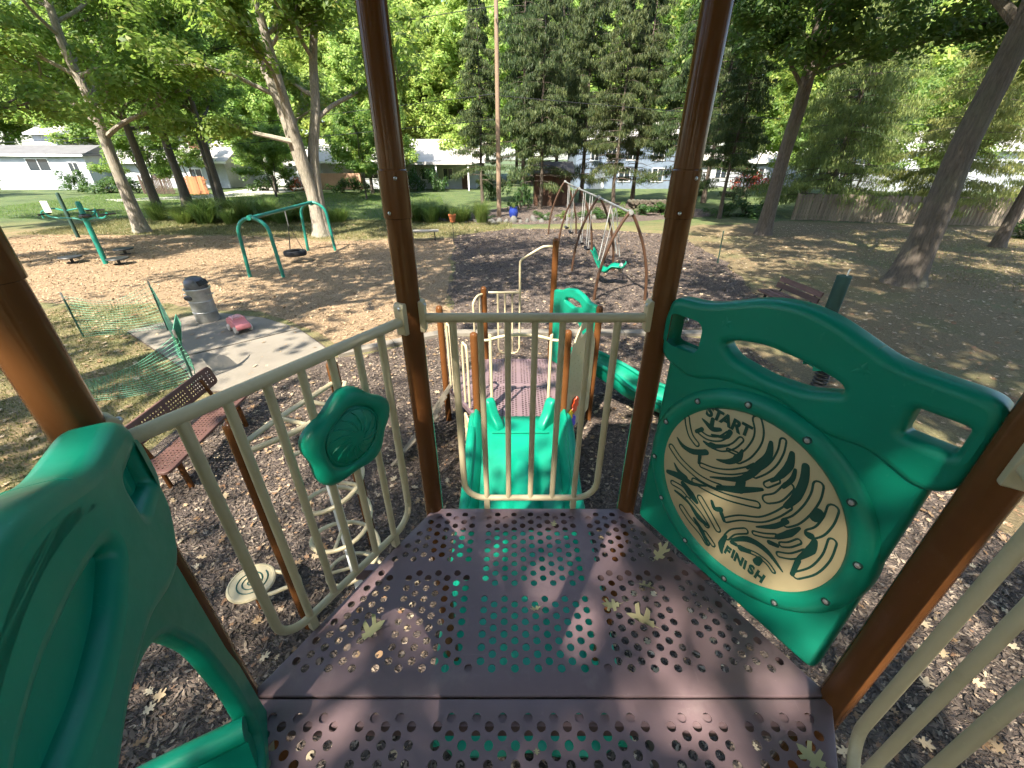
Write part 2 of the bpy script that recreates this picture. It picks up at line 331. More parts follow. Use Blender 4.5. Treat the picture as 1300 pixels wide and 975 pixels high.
def smooth_path(pts, n=6):
    P = [Vector(p) for p in pts]; out = []
    for i in range(len(P)-1):
        p0, p1, p2, p3 = P[max(i-1,0)], P[i], P[i+1], P[min(i+2,len(P)-1)]
        for k in range(n):
            t = k/n; out.append(0.5*((2*p1)+(-p0+p2)*t+(2*p0-5*p1+4*p2-p3)*t*t+(-p0+3*p1-3*p2+p3)*t**3))
    return out+[P[-1]]
def resample(L, step, it=2):
    P = [Vector(p[:2]) for p in L]; n = len(P); seg = [(P[(i+1) % n]-P[i]).length for i in range(n)]; T = sum(seg); m = max(12, int(T/step)); out = []; i = 0; acc = 0.0
    for k in range(m):
        d = T*k/m
        while acc+seg[i] < d: acc += seg[i]; i += 1
        out.append(P[i].lerp(P[(i+1) % n], (d-acc)/max(seg[i], 1e-9)))
    for _ in range(it): out = [out[j]*0.5+(out[j-1]+out[(j+1) % m])*0.25 for j in range(m)]
    return [tuple(p) for p in out]
def offset_loop(L, d):
    """move a closed loop inwards by d (outwards when d < 0)"""
    L = [L[i] for i in range(len(L)) if math.hypot(L[i][0]-L[i-1][0], L[i][1]-L[i-1][1]) > 0.0012]
    n = len(L); ar = sum(L[i][0]*L[(i+1) % n][1]-L[(i+1) % n][0]*L[i][1] for i in range(n)); sg = 1 if ar > 0 else -1; out = []
    for i in range(n):
        a, b, c = Vector(L[i-1][:2]), Vector(L[i][:2]), Vector(L[(i+1) % n][:2]); e1, e2 = (b-a), (c-b)
        if e1.length < 1e-7 or e2.length < 1e-7: e1 = e2 = c-a
        e1, e2 = e1.normalized(), e2.normalized(); q1, q2 = Vector((-e1.y, e1.x))*sg, Vector((-e2.y, e2.x))*sg
        q = (q1+q2).normalized(); out.append(tuple(b+q*d))
    return out
def curve_mesh(name, splines, mat, extrude, bevel, res=3, smooth=True):
    """flat outline (list of closed loops, inner loops are openings) -> rounded slab in the XY plane, centred on z=0"""
    cu = bpy.data.curves.new(name, 'CURVE'); cu.dimensions = '2D'; cu.fill_mode = 'BOTH'; cu.extrude = extrude; cu.bevel_depth = bevel; cu.bevel_resolution = res
    for qi, L in enumerate(splines):
        if bevel > 0.008: L = offset_loop(resample(L, max(0.006, bevel*0.45) if qi == 0 else 0.005, 2 if qi == 0 else 1), bevel*0.92 if qi == 0 else -bevel*0.92)
        sp = cu.splines.new('POLY'); sp.points.add(len(L)-1); sp.use_cyclic_u = True
        for i, p in enumerate(L): sp.points[i].co = (p[0], p[1], 0, 1)
    o = bpy.data.objects.new(name, cu); COL.objects.link(o)
    me = bpy.data.meshes.new_from_object(o.evaluated_get(bpy.context.evaluated_depsgraph_get()))
    bpy.data.objects.remove(o); bpy.data.curves.remove(cu)
    me.materials.clear(); me.materials.append(MAT[mat]); me.name = name
    if smooth: me.shade_smooth(); me.set_sharp_from_angle(angle=R(35))
    return me
def text_mesh(txt, size, mat, depth=0.0015, offset=0.0):
    cu = bpy.data.curves.new('lettering', 'FONT'); cu.body = txt; cu.size = size; cu.extrude = depth; cu.align_x = 'CENTER'; cu.align_y = 'CENTER'; cu.offset = offset
    o = bpy.data.objects.new('lettering', cu); COL.objects.link(o)
    me = bpy.data.meshes.new_from_object(o.evaluated_get(bpy.context.evaluated_depsgraph_get()))
    bpy.data.objects.remove(o); bpy.data.curves.remove(cu); me.materials.clear(); me.materials.append(MAT[mat]); return me
def round_poly(pts, r, n=5):
    """round the corners of a polygon; r may be a list"""
    out = []; m = len(pts)
    for i in range(m):
        p, a, b = Vector(pts[i][:2]), Vector(pts[i-1][:2]), Vector(pts[(i+1) % m][:2])
        rr = r[i] if isinstance(r, (list, tuple)) else r
        da, db = (a-p), (b-p); k = min(rr, da.length*0.49, db.length*0.49)
        if k < 1e-4: out.append(tuple(p)); continue
        s, e = p+da.normalized()*k, p+db.normalized()*k
        for j in range(n+1):
            t = j/n; q = s*(1-t)**2+p*2*t*(1-t)+e*t*t; out.append(tuple(q))
    return out
def in_poly(x, y, poly, margin=0.0):
    n = len(poly); inside = False; j = n-1
    for i in range(n):
        xi, yi = poly[i]; xj, yj = poly[j]
        if (yi > y) != (yj > y) and x < (xj-xi)*(y-yi)/(yj-yi)+xi: inside = not inside
        if margin:
            dx, dy = xj-xi, yj-yi; L = dx*dx+dy*dy
            t = max(0, min(1, ((x-xi)*dx+(y-yi)*dy)/L)); 
            if math.hypot(x-xi-t*dx, y-yi-t*dy) < margin: return False
        j = i
    return inside
def perforated(poly, holes, r, z, thick, skirt, n=12, cham=0.006):
    """sheet with real round holes: CDT of outline and hole rings, hole walls, rolled edge and skirt"""
    V = [Vector(p) for p in poly]; E = [(i, (i+1) % len(poly)) for i in range(len(poly))]; rings = []
    for hx, hy in holes:
        k = len(V); V += [Vector((hx+r*math.cos(2*PI*i/n), hy+r*math.sin(2*PI*i/n))) for i in range(n)]
        E += [(k+i, k+(i+1) % n) for i in range(n)]
    ov, oe, of, a, b, c = delaunay_2d_cdt(V, E, [], 1, 1e-6)
    hs = np.array(holes) if len(holes) else np.zeros((0, 2))
    m = MB(); keep = []
    for f in of:
        cx = sum(ov[i].x for i in f)/len(f); cy = sum(ov[i].y for i in f)/len(f)
        if len(hs) and (((hs[:,0]-cx)**2+(hs[:,1]-cy)**2).min() < (r*0.93)**2): continue
        keep.append(tuple(f))
    nv = len(ov); m.v = [(p.x, p.y, z) for p in ov]+[(p.x, p.y, z-thick) for p in ov]
    cnt = {}
    for f in keep:
        for i in range(len(f)):
            e = (f[i], f[(i+1) % len(f)]); cnt[tuple(sorted(e))] = cnt.get(tuple(sorted(e)), 0)+1
    m.f = list(keep)+[tuple(nv+i for i in reversed(f)) for f in keep]
    cen = Vector((sum(p[0] for p in poly)/len(poly), sum(p[1] for p in poly)/len(poly)))
    for (i, j), q in cnt.items():
        if q != 1: continue
        mid = (ov[i]+ov[j])/2
        hole = len(hs) and (((hs[:,0]-mid.x)**2+(hs[:,1]-mid.y)**2).min() < (r*1.05)**2)
        if hole: m.f.append((i, j, nv+j, nv+i))
    # outer rolled edge
    n0 = len(poly)
    area = sum(poly[i][0]*poly[(i+1) % n0][1]-poly[(i+1) % n0][0]*poly[i][1] for i in range(n0)); sg = 1 if area > 0 else -1
    loops = [[(p[0], p[1], z) for p in poly]]
    nrm = []
    for i in range(n0):
        a0, a1, a2 = Vector(poly[i-1]), Vector(poly[i]), Vector(poly[(i+1) % n0])
        e1 = (a1-a0).normalized(); e2 = (a2-a1).normalized(); q1 = Vector((e1.y, -e1.x))*sg; q2 = Vector((e2.y, -e2.x))*sg
        q = (q1+q2); q = q/max(0.3, q.dot(q1)); nrm.append(q)
    for off, dz in ((cham*0.6, -cham*0.25), (cham, -cham*0.8), (cham, -skirt)):
        loops.append([(poly[i][0]+nrm[i].x*off, poly[i][1]+nrm[i].y*off, z+dz) for i in range(n0)])
    k = len(m.v)
    for L in loops: m.v += L
    for a_ in range(len(loops)-1):
        for i in range(n0): m.f.append((k+a_*n0+i, k+a_*n0+(i+1) % n0, k+(a_+1)*n0+(i+1) % n0, k+(a_+1)*n0+i))
    return m

# ------------------------------------------------------------------ the setting
rng = random.Random(7); nr = np.random.default_rng(11)
def jitter_poly(poly, step=0.5, amp=0.12, seed=1):
    r = random.Random(seed); out = []
    for i in range(len(poly)):
        a, b = Vector(poly[i]), Vector(poly[(i+1) % len(poly)]); n = max(1, int((b-a).length/step)); nn = Vector((-(b-a).y, (b-a).x)).normalized()
        for k in range(n): out.append(tuple(a.lerp(b, k/n)+nn*r.uniform(-amp, amp)))
    return out
def sheet(name, poly, z, mat):
    V = [Vector(p) for p in poly]; n = len(V)
    ov, oe, of, *_ = delaunay_2d_cdt(V, [(i, (i+1) % n) for i in range(n)], [tuple(range(n))], 1, 1e-5)
    m = MB(); m.v = [(p.x, p.y, z) for p in ov]; m.f = [tuple(f) for f in of]
    o = m.build(name, mat, smooth=False)
    bm = bmesh.new(); bm.from_mesh(o.data); bmesh.ops.recalc_face_normals(bm, faces=bm.faces)
    if sum(f.normal.z for f in bm.faces) < 0: bmesh.ops.reverse_faces(bm, faces=bm.faces)
    bm.to_mesh(o.data); bm.free(); return o
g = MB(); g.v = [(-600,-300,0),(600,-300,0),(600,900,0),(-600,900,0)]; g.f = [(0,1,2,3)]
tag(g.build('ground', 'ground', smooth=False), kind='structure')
TAN = [(-1.55,8.95),(-2.95,21.6),(-9,20.6),(-13,22.0),(-18,22.4),(-25,22.5),(-27,14),(-17,11.3),(-9.5,11.0),(-6.6,10.3),(-4.6,8.9),(-3.45,7.9)]
tag(sheet('wood_fibre_surface', jitter_poly(TAN, 0.5, 0.13, 2), 0.004, 'tan'), kind='structure')
MULCH = [(-4.6,-7),(-4.9,2.6),(-4.9,5.6),(-4.45,6.3),(-3.5,7.45),(-1.55,8.62),(3.6,8.62),(4.6,8.4),(5.3,4),(5.6,-7)]
MULCH2 = [(-1.5,8.98),(-2.9,22.3),(0,24.6),(5,24.3),(8.6,22.5),(8.2,16),(7.1,11.5),(5.0,8.98)]
EARTH = [(4.4,-7),(4.2,6),(4.9,8.8),(6.9,11.5),(8.0,16),(8.2,22),(10,25.5),(18,28),(32,23.5),(26,12),(15,2),(13,-7)]
tag(sheet('bare_earth', jitter_poly(EARTH, 0.7, 0.35, 9), 0.005, 'earth'), kind='structure')
tag(sheet('mulch_near', jitter_poly(MULCH, 0.4, 0.1, 3), 0.008, 'mulch'), kind='structure')
tag(sheet('mulch_far', jitter_poly(MULCH2, 0.5, 0.15, 4), 0.008, 'mulch'), kind='structure')
# concrete pad cut into slabs
def clip(poly, a, b, side):
    out = []; d = Vector((b[0]-a[0], b[1]-a[1]))
    f = lambda p: side*(d.x*(p[1]-a[1])-d.y*(p[0]-a[0]))
    for i in range(len(poly)):
        p, q = poly[i], poly[(i+1) % len(poly)]; fp, fq = f(p), f(q)
        if fp >= 0: out.append(p)
        if fp*fq < 0: t = fp/(fp-fq); out.append((p[0]+t*(q[0]-p[0]), p[1]+t*(q[1]-p[1])))
    return out
PAD = [(-8.9,8.9),(-7.9,10.3),(-6.2,9.85),(-5.0,9.1),(-4.2,8.3),(-3.6,7.65),(-4.5,6.55),(-4.85,6.1),(-5.4,6.1),(-6.2,6.95)]
tag(sheet('pad_bedding', PAD, 0.012, 'mulch'), kind='structure')
pad = tag(bpy.data.objects.new('concrete_path', None), kind='structure'); COL.objects.link(pad)
lines = [((-7.65,10.2),(-4.4,6.75)),((-8.1,9.3),(-5.3,6.3))]
pieces = [clip(PAD, *lines[0], -1), clip(clip(PAD, *lines[0], 1), *lines[1], -1), clip(PAD, *lines[1], 1)]
cuts = [((-6.9,7.2),(-4.0,10.0)), ((-7.0,7.5),(-4.0,10.6))]
allp = []
for p in pieces:
    for s in (-1, 1):
        q = clip(p, *cuts[0], s)
        if len(q) > 2: allp.append(q)
for p in allp:
    c = Vector((sum(x for x, y in p)/len(p), sum(y for x, y in p)/len(p)))
    q = [tuple(Vector(v)+(c-Vector(v)).normalized()*0.045) for v in p]
    if len(q) > 2: MB().prism(q, -0.05, 0.03+rng.uniform(0, 0.006)).build('slab', 'concrete', pad, smooth=False)
# kerb between the mulch beds
kerb = tag(bpy.data.objects.new('kerb', None), kind='structure'); COL.objects.link(kerb)
KP = [(-3.55,7.62),(-1.55,8.78),(1.2,8.80),(5.2,8.74)]
for a, b in zip(KP, KP[1:]):
    a, b = Vector(a), Vector(b); n = max(1, round((b-a).length/1.3)); ang = math.atan2((b-a).y, (b-a).x)
    for k in range(n):
        c = a.lerp(b, (k+0.5)/n); MB().box((c.x, c.y, 0.025), ((b-a).length/n-0.015, 0.24, 0.09), ang).build('kerb_stone', 'concrete', kerb, smooth=False)
# driveway between the houses
tag(sheet('driveway', [(-34,62),(-27,62),(-26,50),(-30,44),(-36,41),(-39,43),(-33,48)], 0.006, 'drive'), kind='structure')

# ------------------------------------------------------------------ upper play tower
S = 1.067; CXH = 0.10; DZ = 1.83
def hexpts(cx, y_front, s=S):
    yc = y_front - s*math.sqrt(3)/2
    return dict(FL=(cx-s/2, y_front), FR=(cx+s/2, y_front), R=(cx+s, yc), RR=(cx+s/2, 2*yc-y_front), RL=(cx-s/2, 2*yc-y_front), L=(cx-s, yc))
HX = hexpts(CXH, 1.68)
tower = thing('play_tower', 'near brown-posted play tower with mauve perforated deck, maze panel and cream guard rails', 'play tower', (CXH, 0.755, 0), absolute=True)
PR = 0.0485
post_me = None
def make_post(xy, z1, parent, r=PR, dome=True, collar=None, name='post'):
    m = MB(); prof = [(r, 0.0), (r, z1-0.03)]
    if dome: prof += [(r*0.97, z1-0.012), (r*0.8, z1), (r*0.5, z1+0.012), (r*0.15, z1+0.018)]
    else: prof += [(r, z1)]
    m.lathe(prof, 24, (xy[0], xy[1], 0)); p = m.build(name, 'brown', parent)
    if collar:
        for zc in collar:
            MB().lathe([(r+0.0008, zc-0.002), (r+0.005, zc), (r+0.005, zc+0.16), (r+0.001, zc+0.163)], 24, (xy[0], xy[1], 0), cap=False).build('collar', 'brown', p)
            for a in (-1.9, -1.2):
                d = Vector((math.cos(a), math.sin(a), 0))
                MB().sphere((xy[0]+d.x*(r+0.004), xy[1]+d.y*(r+0.004), zc+(0.02 if a < -1.5 else 0.135)), 0.007, 8, 5).build('bolt', 'steel', p)
    return p
for k, xy in HX.items(): make_post(xy, DZ+2.75, tower, dome=False, collar=[DZ+1.5] if k in ('FL', 'FR', 'L', 'R') else None)

# hexagonal roof on the six posts (above the frame; it shades the upper posts)
rc_ = (CXH, 0.755); hexv = [(rc_[0]+(S+0.16)*math.cos(R(60*k)), rc_[1]+(S+0.16)*math.sin(R(60*k))) for k in range(6)]
rm = MB(); rm.v = [(x, y, DZ+2.62) for x, y in hexv]+[(x, y, DZ+2.70) for x, y in hexv]+[(rc_[0]+0.2*math.cos(R(60*k)), rc_[1]+0.2*math.sin(R(60*k)), DZ+3.40) for k in range(6)]+[(rc_[0]+0.17*math.cos(R(60*k)), rc_[1]+0.17*math.sin(R(60*k)), DZ+3.34) for k in range(6)]
rm.f = [(k, (k+1) % 6, 6+(k+1) % 6, 6+k) for k in range(6)]+[(6+k, 6+(k+1) % 6, 12+(k+1) % 6, 12+k) for k in range(6)]+[(k, (k+1) % 6, 18+(k+1) % 6, 18+k) for k in range(6)]+[tuple(range(12, 18)), tuple(range(18, 24))]
rm.build('roof', 'green', tower, smooth=False)
# perforated deck, two half hexagons
def deck_holes(poly, cx, ybase, skip, rlat=0.0512, margin=0.034):
    hs = []
    xs = [p[0] for p in poly]; ys = [p[1] for p in poly]
    for i in range(int((min(xs)-cx)/0.0443)-1, int((max(xs)-cx)/0.0443)+2):
        for j in range(-2, int((max(ys)-min(ys))/rlat)+3):
            x = cx+i*0.0443; y = ybase+j*rlat+(0.0256 if i % 2 else 0)
            if skip(i, x-cx, y): continue
            if in_poly(x, y, poly, margin): hs.append((x, y))
    return hs
inset = 0.012
def skip_front(i, rx, y):
    if abs(abs(rx)-0.265) < 0.024 and y > 0.9: return True
    if abs(rx) < 0.265 and abs(y-1.165) < 0.03: return True
    if abs(rx) > 0.265 and abs(y-1.30) < 0.036: return True
    if abs(abs(rx)-0.60-0.12*(1.3-y)) < 0.026 and y < 1.28: return True
    if y < 0.83: return True
    return False
front = [(HX['L'][0]+0.03, 0.755+0.010), (HX['R'][0]-0.03, 0.755+0.010), (HX['FR'][0]-0.005, 1.66), (HX['FL'][0]+0.005, 1.66)]
dm = perforated(front, deck_holes(front, CXH, 0.80, skip_front), 0.0156, DZ, 0.0045, 0.07); dk = dm.build('deck_panel', 'deck', tower, angle=30)
rear = [(HX['RL'][0]+0.005, -0.15), (HX['RR'][0]-0.005, -0.15), (HX['R'][0]-0.03, 0.755-0.010), (HX['L'][0]+0.03, 0.755-0.010)]
def skip_rear(i, rx, y):
    return abs(abs(rx)-0.39) < 0.02 or abs(abs(rx)-0.665) < 0.02 or abs(y-0.30) < 0.03 or abs(abs(rx)-0.13) < 0.02 and y < 0.55
dm = perforated(rear, deck_holes(rear, CXH, -0.10, skip_rear), 0.0156, DZ, 0.0045, 0.07); dk2 = dm.build('deck_panel', 'deck', tower, angle=30)
# stiffening ribs under the sheets
for d, P in ((dk, [((CXH-0.265,0.84),(CXH-0.265,1.62)),((CXH+0.265,0.84),(CXH+0.265,1.62)),((-0.75,1.30),(CXH-0.28,1.30)),((CXH+0.28,1.30),(0.95,1.30)),((-0.85,0.80),(1.05,0.80)),((-0.42,1.60),(0.62,1.60))]),
             (dk2, [((-0.85,0.69),(1.05,0.69)),((CXH-0.39,0.02),(CXH-0.39,0.67)),((CXH+0.39,0.02),(CXH+0.39,0.67))])):
    for a, b in P:
        a, b = Vector(a), Vector(b); c = (a+b)/2
        MB().box((c.x, c.y, DZ-0.045), ((b-a).length, 0.035, 0.07), math.atan2((b-a).y, (b-a).x)).build('rib', 'deck', d, smooth=False)

def frame_m(A, B, z0, inward=0.0):
    """matrix that maps panel space (x along A->B, y up, z = left-hand normal of A->B seen from above... towards the deck) to the world"""
    A = Vector((A[0], A[1], 0)); B = Vector((B[0], B[1], 0)); u = (B-A).normalized(); w = Vector((0,0,1)); n = u.cross(w)
    m = Matrix((u, w, n)).transposed().to_4x4(); m.translation = A+Vector((0,0,z0))+n*inward
    return m
def tube_on(mat4, pts, r, **kw): return MB().tube([mat4 @ Vector(p) for p in pts], r, **kw)
def guard_rail(A, B, parent, label=None, z0=DZ, top=1.10, span=0.711, nbal=7, low=0.065):
    L = math.hypot(B[0]-A[0], B[1]-A[1]); M = frame_m(A, B, z0); c = L/2; h = span/2; r = 0.11
    rail = tube_on(M, [(PR-0.002, top, 0), (L-PR+0.002, top, 0)], 0.0205, n=16).build('guard_rail', 'cream', parent)
    if label: rail['label'] = label
    pts = [(c-h, top, 0)]+[(c-h+r-r*math.cos(a), low+r-r*math.sin(a), 0) for a in [PI/2*i/7 for i in range(8)]]
    pts += [(c+h-r+r*math.sin(a), low+r-r*math.cos(a), 0) for a in [PI/2*i/7 for i in range(8)]]+[(c+h, top, 0)]
    tube_on(M, pts, 0.0165, n=12).build('rail_frame', 'cream', rail)
    for k in range(1, nbal-1):
        x = c-h+span*k/(nbal-1); tube_on(M, [(x, top-0.012, 0), (x, low, 0)], 0.0145, n=12).build('baluster', 'cream', rail)
    for sx, x0 in ((1, PR), (-1, L-PR)):
        pl = curve_mesh('bracket', [round_poly([(-0.006,-0.055),(0.012,-0.055),(0.014,0.06),(0.006,0.075),(-0.006,0.075)], 0.004, 3)], 'cream', 0.022, 0.003, 1)
        o = link('bracket', pl, rail); o.parent = rail; o.matrix_parent_inverse = rail.matrix_parent_inverse if False else Matrix.Identity(4)
        mm = M @ Matrix.Translation((x0+0.002*sx, top, 0)) @ Matrix.Scale(sx, 4, (1,0,0)); o.data.transform(mm)
        for dz in (0.058,):
            b = MB().sphere(M @ Vector((x0+sx*0.018, top+dz, 0.008)), 0.009, 8, 5).build('bolt', 'steel', rail)
    for k in (1, nbal-2):
        x = c-h+span*k/(nbal-1)
        MB().box(M @ Vector((x, low/2-0.004, 0.0)), (0.03, 0.03, low), math.atan2(B[1]-A[1], B[0]-A[0])).build('foot', 'cream', rail, angle=30)
    return rail, M
guard_rail(HX['FL'], HX['FR'], tower, 'cream guard rail across the front edge of the deck')
lr, LM = guard_rail(HX['L'], HX['FL'], tower, 'cream guard rail carrying the green wavy disc')
guard_rail(HX['R'], HX['RR'], tower, 'cream guard rail at the right, running past the camera')

# wavy green disc on the left rail
def wavy_disc(M, c, parent):
    n = 72; rings = [(1.0, -0.02), (1.02, 0.0), (1.0, 0.022), (0.92, 0.036), (0.78, 0.040), (0.70, 0.036), (0.66, 0.024), (0.60, 0.030), (0.45, 0.044), (0.25, 0.052), (0.0, 0.055)]
    V = []; F = []
    for k, (q, z) in enumerate(rings):
        for i in range(n):
            a = 2*PI*i/n; R0 = 0.185*(1+0.085*math.sin(5*a+0.6)*max(0, (q-0.55)/0.45) + 0.03*math.sin(2*a)); 
            fan = 0.006*max(0, math.sin(14*a+5*q*3))*math.sin(PI*min(1, max(0, (q-0.12)/0.45))) if q < 0.58 else 0
            V.append(M @ Vector((c[0]+q*R0*math.cos(a), c[1]+q*R0*0.93*math.sin(a), z+fan+0.03)))
    for k in range(len(rings)-1):
        for i in range(n): F.append((k*n+i, k*n+(i+1) % n, (k+1)*n+(i+1) % n, (k+1)*n+i))
    F.append(tuple(reversed(range(n))))
    m = MB(); m.add(V, F); d = m.build('wavy_disc', 'green', parent, angle=50); d['label'] = 'green wavy plastic disc with a fan-shaped boss on the left rail'
    r = MB()
    for i in range(14):
        a0 = 2*PI*i/14
        r.tube([M @ Vector((c[0]+0.185*q*math.cos(a0+1.5*(q-0.2)), c[1]+0.172*q*math.sin(a0+1.5*(q-0.2)), 0.03+0.058-0.055*q*q*1.2)) for q in (0.16, 0.28, 0.40, 0.52, 0.60)], [0.002, 0.004, 0.0045, 0.004, 0.002], n=6)
    r.build('fan_rib', 'green', d); 
    MB().tube([M @ Vector((c[0]+0.185*0.63*math.cos(a), c[1]+0.172*0.63*math.sin(a), 0.03+0.030)) for a in [2*PI*i/40 for i in range(40)]], 0.004, n=6, closed=True).build('boss_ring', 'green', d)
wavy_disc(LM, (S-0.435, 0.775), lr)

# moulded panels
YOKE = [(0.043,0.945),(0.043,1.205),(0.20,1.215),(0.29,1.245),(0.40,1.290),(0.52,1.305),(0.62,1.288),(0.72,1.248),(0.80,1.217),(1.024,1.207),(1.024,0.945),(0.96,0.90),(0.82,0.955),(0.72,0.93),(0.53,0.985),(0.33,0.955),(0.21,0.90)]
YOKE_D = YOKE[:11]+[(0.96,0.88),(0.90,0.84),(0.80,0.86),(0.70,0.915),(0.5335,0.935),(0.37,0.915),(0.27,0.86),(0.17,0.84),(0.11,0.88)]
def slot(x0, x1, y0, y1, r): return round_poly([(x0,y0),(x1,y0),(x1,y1),(x0,y1)], r, 6)
YH = [slot(0.082, 0.195, 1.038, 1.122, 0.010), slot(1.067-0.195, 1.067-0.082, 1.038, 1.122, 0.010),
      round_poly([(0.30,1.10),(0.36,1.055),(0.50,1.035),(0.62,1.045),(0.72,1.085),(0.70,1.112),(0.60,1.135),(0.46,1.145),(0.36,1.128)], 0.03, 4)]
def moulded(A, B, inward, parent, name, label, door=False):
    M = frame_m(A, B, DZ, inward)
    if not door:
        body = round_poly([(0.09,0.02),(0.977,0.02),(0.977,1.01),(0.09,1.01)], 0.03, 4); loops = [body]
    else:
        op = [(0.20,0.05),(0.867,0.05),(0.887,0.30),(0.855,0.60),(0.77,0.79),(0.66,0.865),(0.5335,0.88),(0.407,0.865),(0.297,0.79),(0.212,0.60),(0.18,0.30)]
        op = round_poly(op, 0.07, 4)
        body = round_poly([(0.075,0.30),(0.075,0.03),(0.06,-0.10),(1.007,-0.10),(0.992,0.03),(0.992,0.30),(0.972,0.42),(0.972,1.18),(0.095,1.18),(0.095,0.42)], 0.02, 4); loops = [body, op]
    me = curve_mesh(name, loops+(YH[:2] if door else []), 'green', 0.006 if door else 0.012, 0.020, 4); me.transform(M); p = link(name, me, parent); p['label'] = label
    ye = curve_mesh('yoke', [round_poly(YOKE_D if door else YOKE, 0.05, 4)]+YH, 'green', 0.022 if door else 0.016, 0.036 if door else 0.028, 6); ye.transform(M); link('yoke', ye, p)
    # raised shoulder over the handle slot
    arcp = [(0.285,1.165),(0.34,1.192),(0.42,1.222),(0.53,1.236),(0.64,1.220),(0.71,1.192),(0.755,1.165)]
    ap = smooth_path([(x, y, 0) for x, y in arcp], 3); lo_ = []; hi_ = []
    for i in range(len(ap)):
        t = (ap[min(i+1, len(ap)-1)]-ap[max(i-1, 0)]).normalized(); nn = Vector((-t.y, t.x, 0)); w_ = 0.022+0.016*math.sin(PI*i/(len(ap)-1)); hi_.append(ap[i]+nn*w_); lo_.append(ap[i]-nn*w_)
    sh = curve_mesh('shoulder', [round_poly([(q.x, q.y) for q in hi_+lo_[::-1]], 0.022, 3)], 'green', 0.032 if door else 0.020, 0.026, 5); sh.transform(M); link('shoulder', sh, p)
    for x in (0.065, 1.002):
        MB().sphere(M @ Vector((x+(0.03 if x < 0.5 else -0.03), 1.11, -0.02)), 0.011, 8, 5).build('bolt', 'steel', p)
    return p, M
mp, MM = moulded(HX['FR'], HX['R'], -0.026, tower, 'maze_panel', 'green plastic panel with a round cream finger maze')
CU, CW, CR = 0.541, 0.5295, 0.362
def loc2(u, w, z): return MM @ Vector((u, w, z))
ring = [(CR-0.006, 0.030), (CR+0.002, 0.047), (CR+0.018, 0.060), (CR+0.040, 0.064), (CR+0.060, 0.058), (CR+0.078, 0.040), (CR+0.084, 0.0), (CR+0.076, -0.03), (CR+0.0, -0.034)]
MB().lathe(ring, 72, cap=False).xf(MM @ Matrix.Translation((CU, CW, 0))).build('rim', 'green', mp)
for k in range(12):
    a = 2*PI*(k+0.3)/12
    MB().lathe([(0.013, 0.058), (0.0135, 0.066), (0.011, 0.0672), (0.010, 0.063), (0.0, 0.063)], 12, (CR*0+math.cos(a)*(CR+0.042), math.sin(a)*(CR+0.042), 0), cap=False).xf(MM @ Matrix.Translation((CU, CW, 0))).build('bolt_well', 'groove', mp)  # dark green puts the shade of a recess into the bolt wells
    MB().lathe([(0.0085, 0.061), (0.0085, 0.0672), (0.006, 0.0690), (0.0, 0.0695)], 10, (math.cos(a)*(CR+0.042), math.sin(a)*(CR+0.042), 0), cap=False).xf(MM @ Matrix.Translation((CU, CW, 0))).build('bolt', 'dullsteel', mp)
plate = MB().lathe([(0.0, 0.034), (CR, 0.034), (CR, 0.046), (CR-0.004, 0.048), (0.0, 0.048)], 72, cap=False).xf(MM @ Matrix.Translation((CU, CW, 0))).build('maze_plate', 'creampanel', mp)
plate['label'] = 'round cream plate with a dark green maze reading START and FINISH'
CAPS= [([(249,739),(262,706),(286,669),(320,649)],15),([(207,559),(269,523),(357,505),(422,512),(466,526)],16),([(354,471),(420,479),(499,501),(568,533),(612,557)],17),([(321,708),(360,706),(405,729),(433,770)],13),([(382,682),(425,693),(464,732),(484,776)],14),([(516,882),(535,845),(539,798),(523,735),(496,690)],20),([(366,567),(424,584),(485,620),(537,670),(557,696)],14),([(617,855),(622,813),(616,759),(598,710),(571,668)],14),([(619,661),(644,700)],15),([(637,605),(667,642),(685,704)],20),([(759,768),(765,724),(760,664),(743,600),(720,561)],19),([(820,717),(823,669),(815,615),(796,580)],20),([(526,396),(573,452),(641,505),(682,567),(709,629)],14),([(640,432),(674,453),(708,483)],12),([(735,466),(756,487),(776,524)],13),([(741,419),(777,449),(807,502)],14),([(857,604),(862,533),(848,453),(813,385)],16),([(552,321),(568,367),(608,413)],15),([(257,385),(307,392),(347,380)],15),([(346,359),(412,335),(461,304)],15),([(399,410),(452,371),(508,326)],17),([(329,295),(382,265),(448,243),(484,218)],16),([(465,259),(510,234)],14),([(625,324),(671,346),(716,347),(746,331)],11),([(344,619),(369,639)],13),([(451,706),(488,712)],10)]
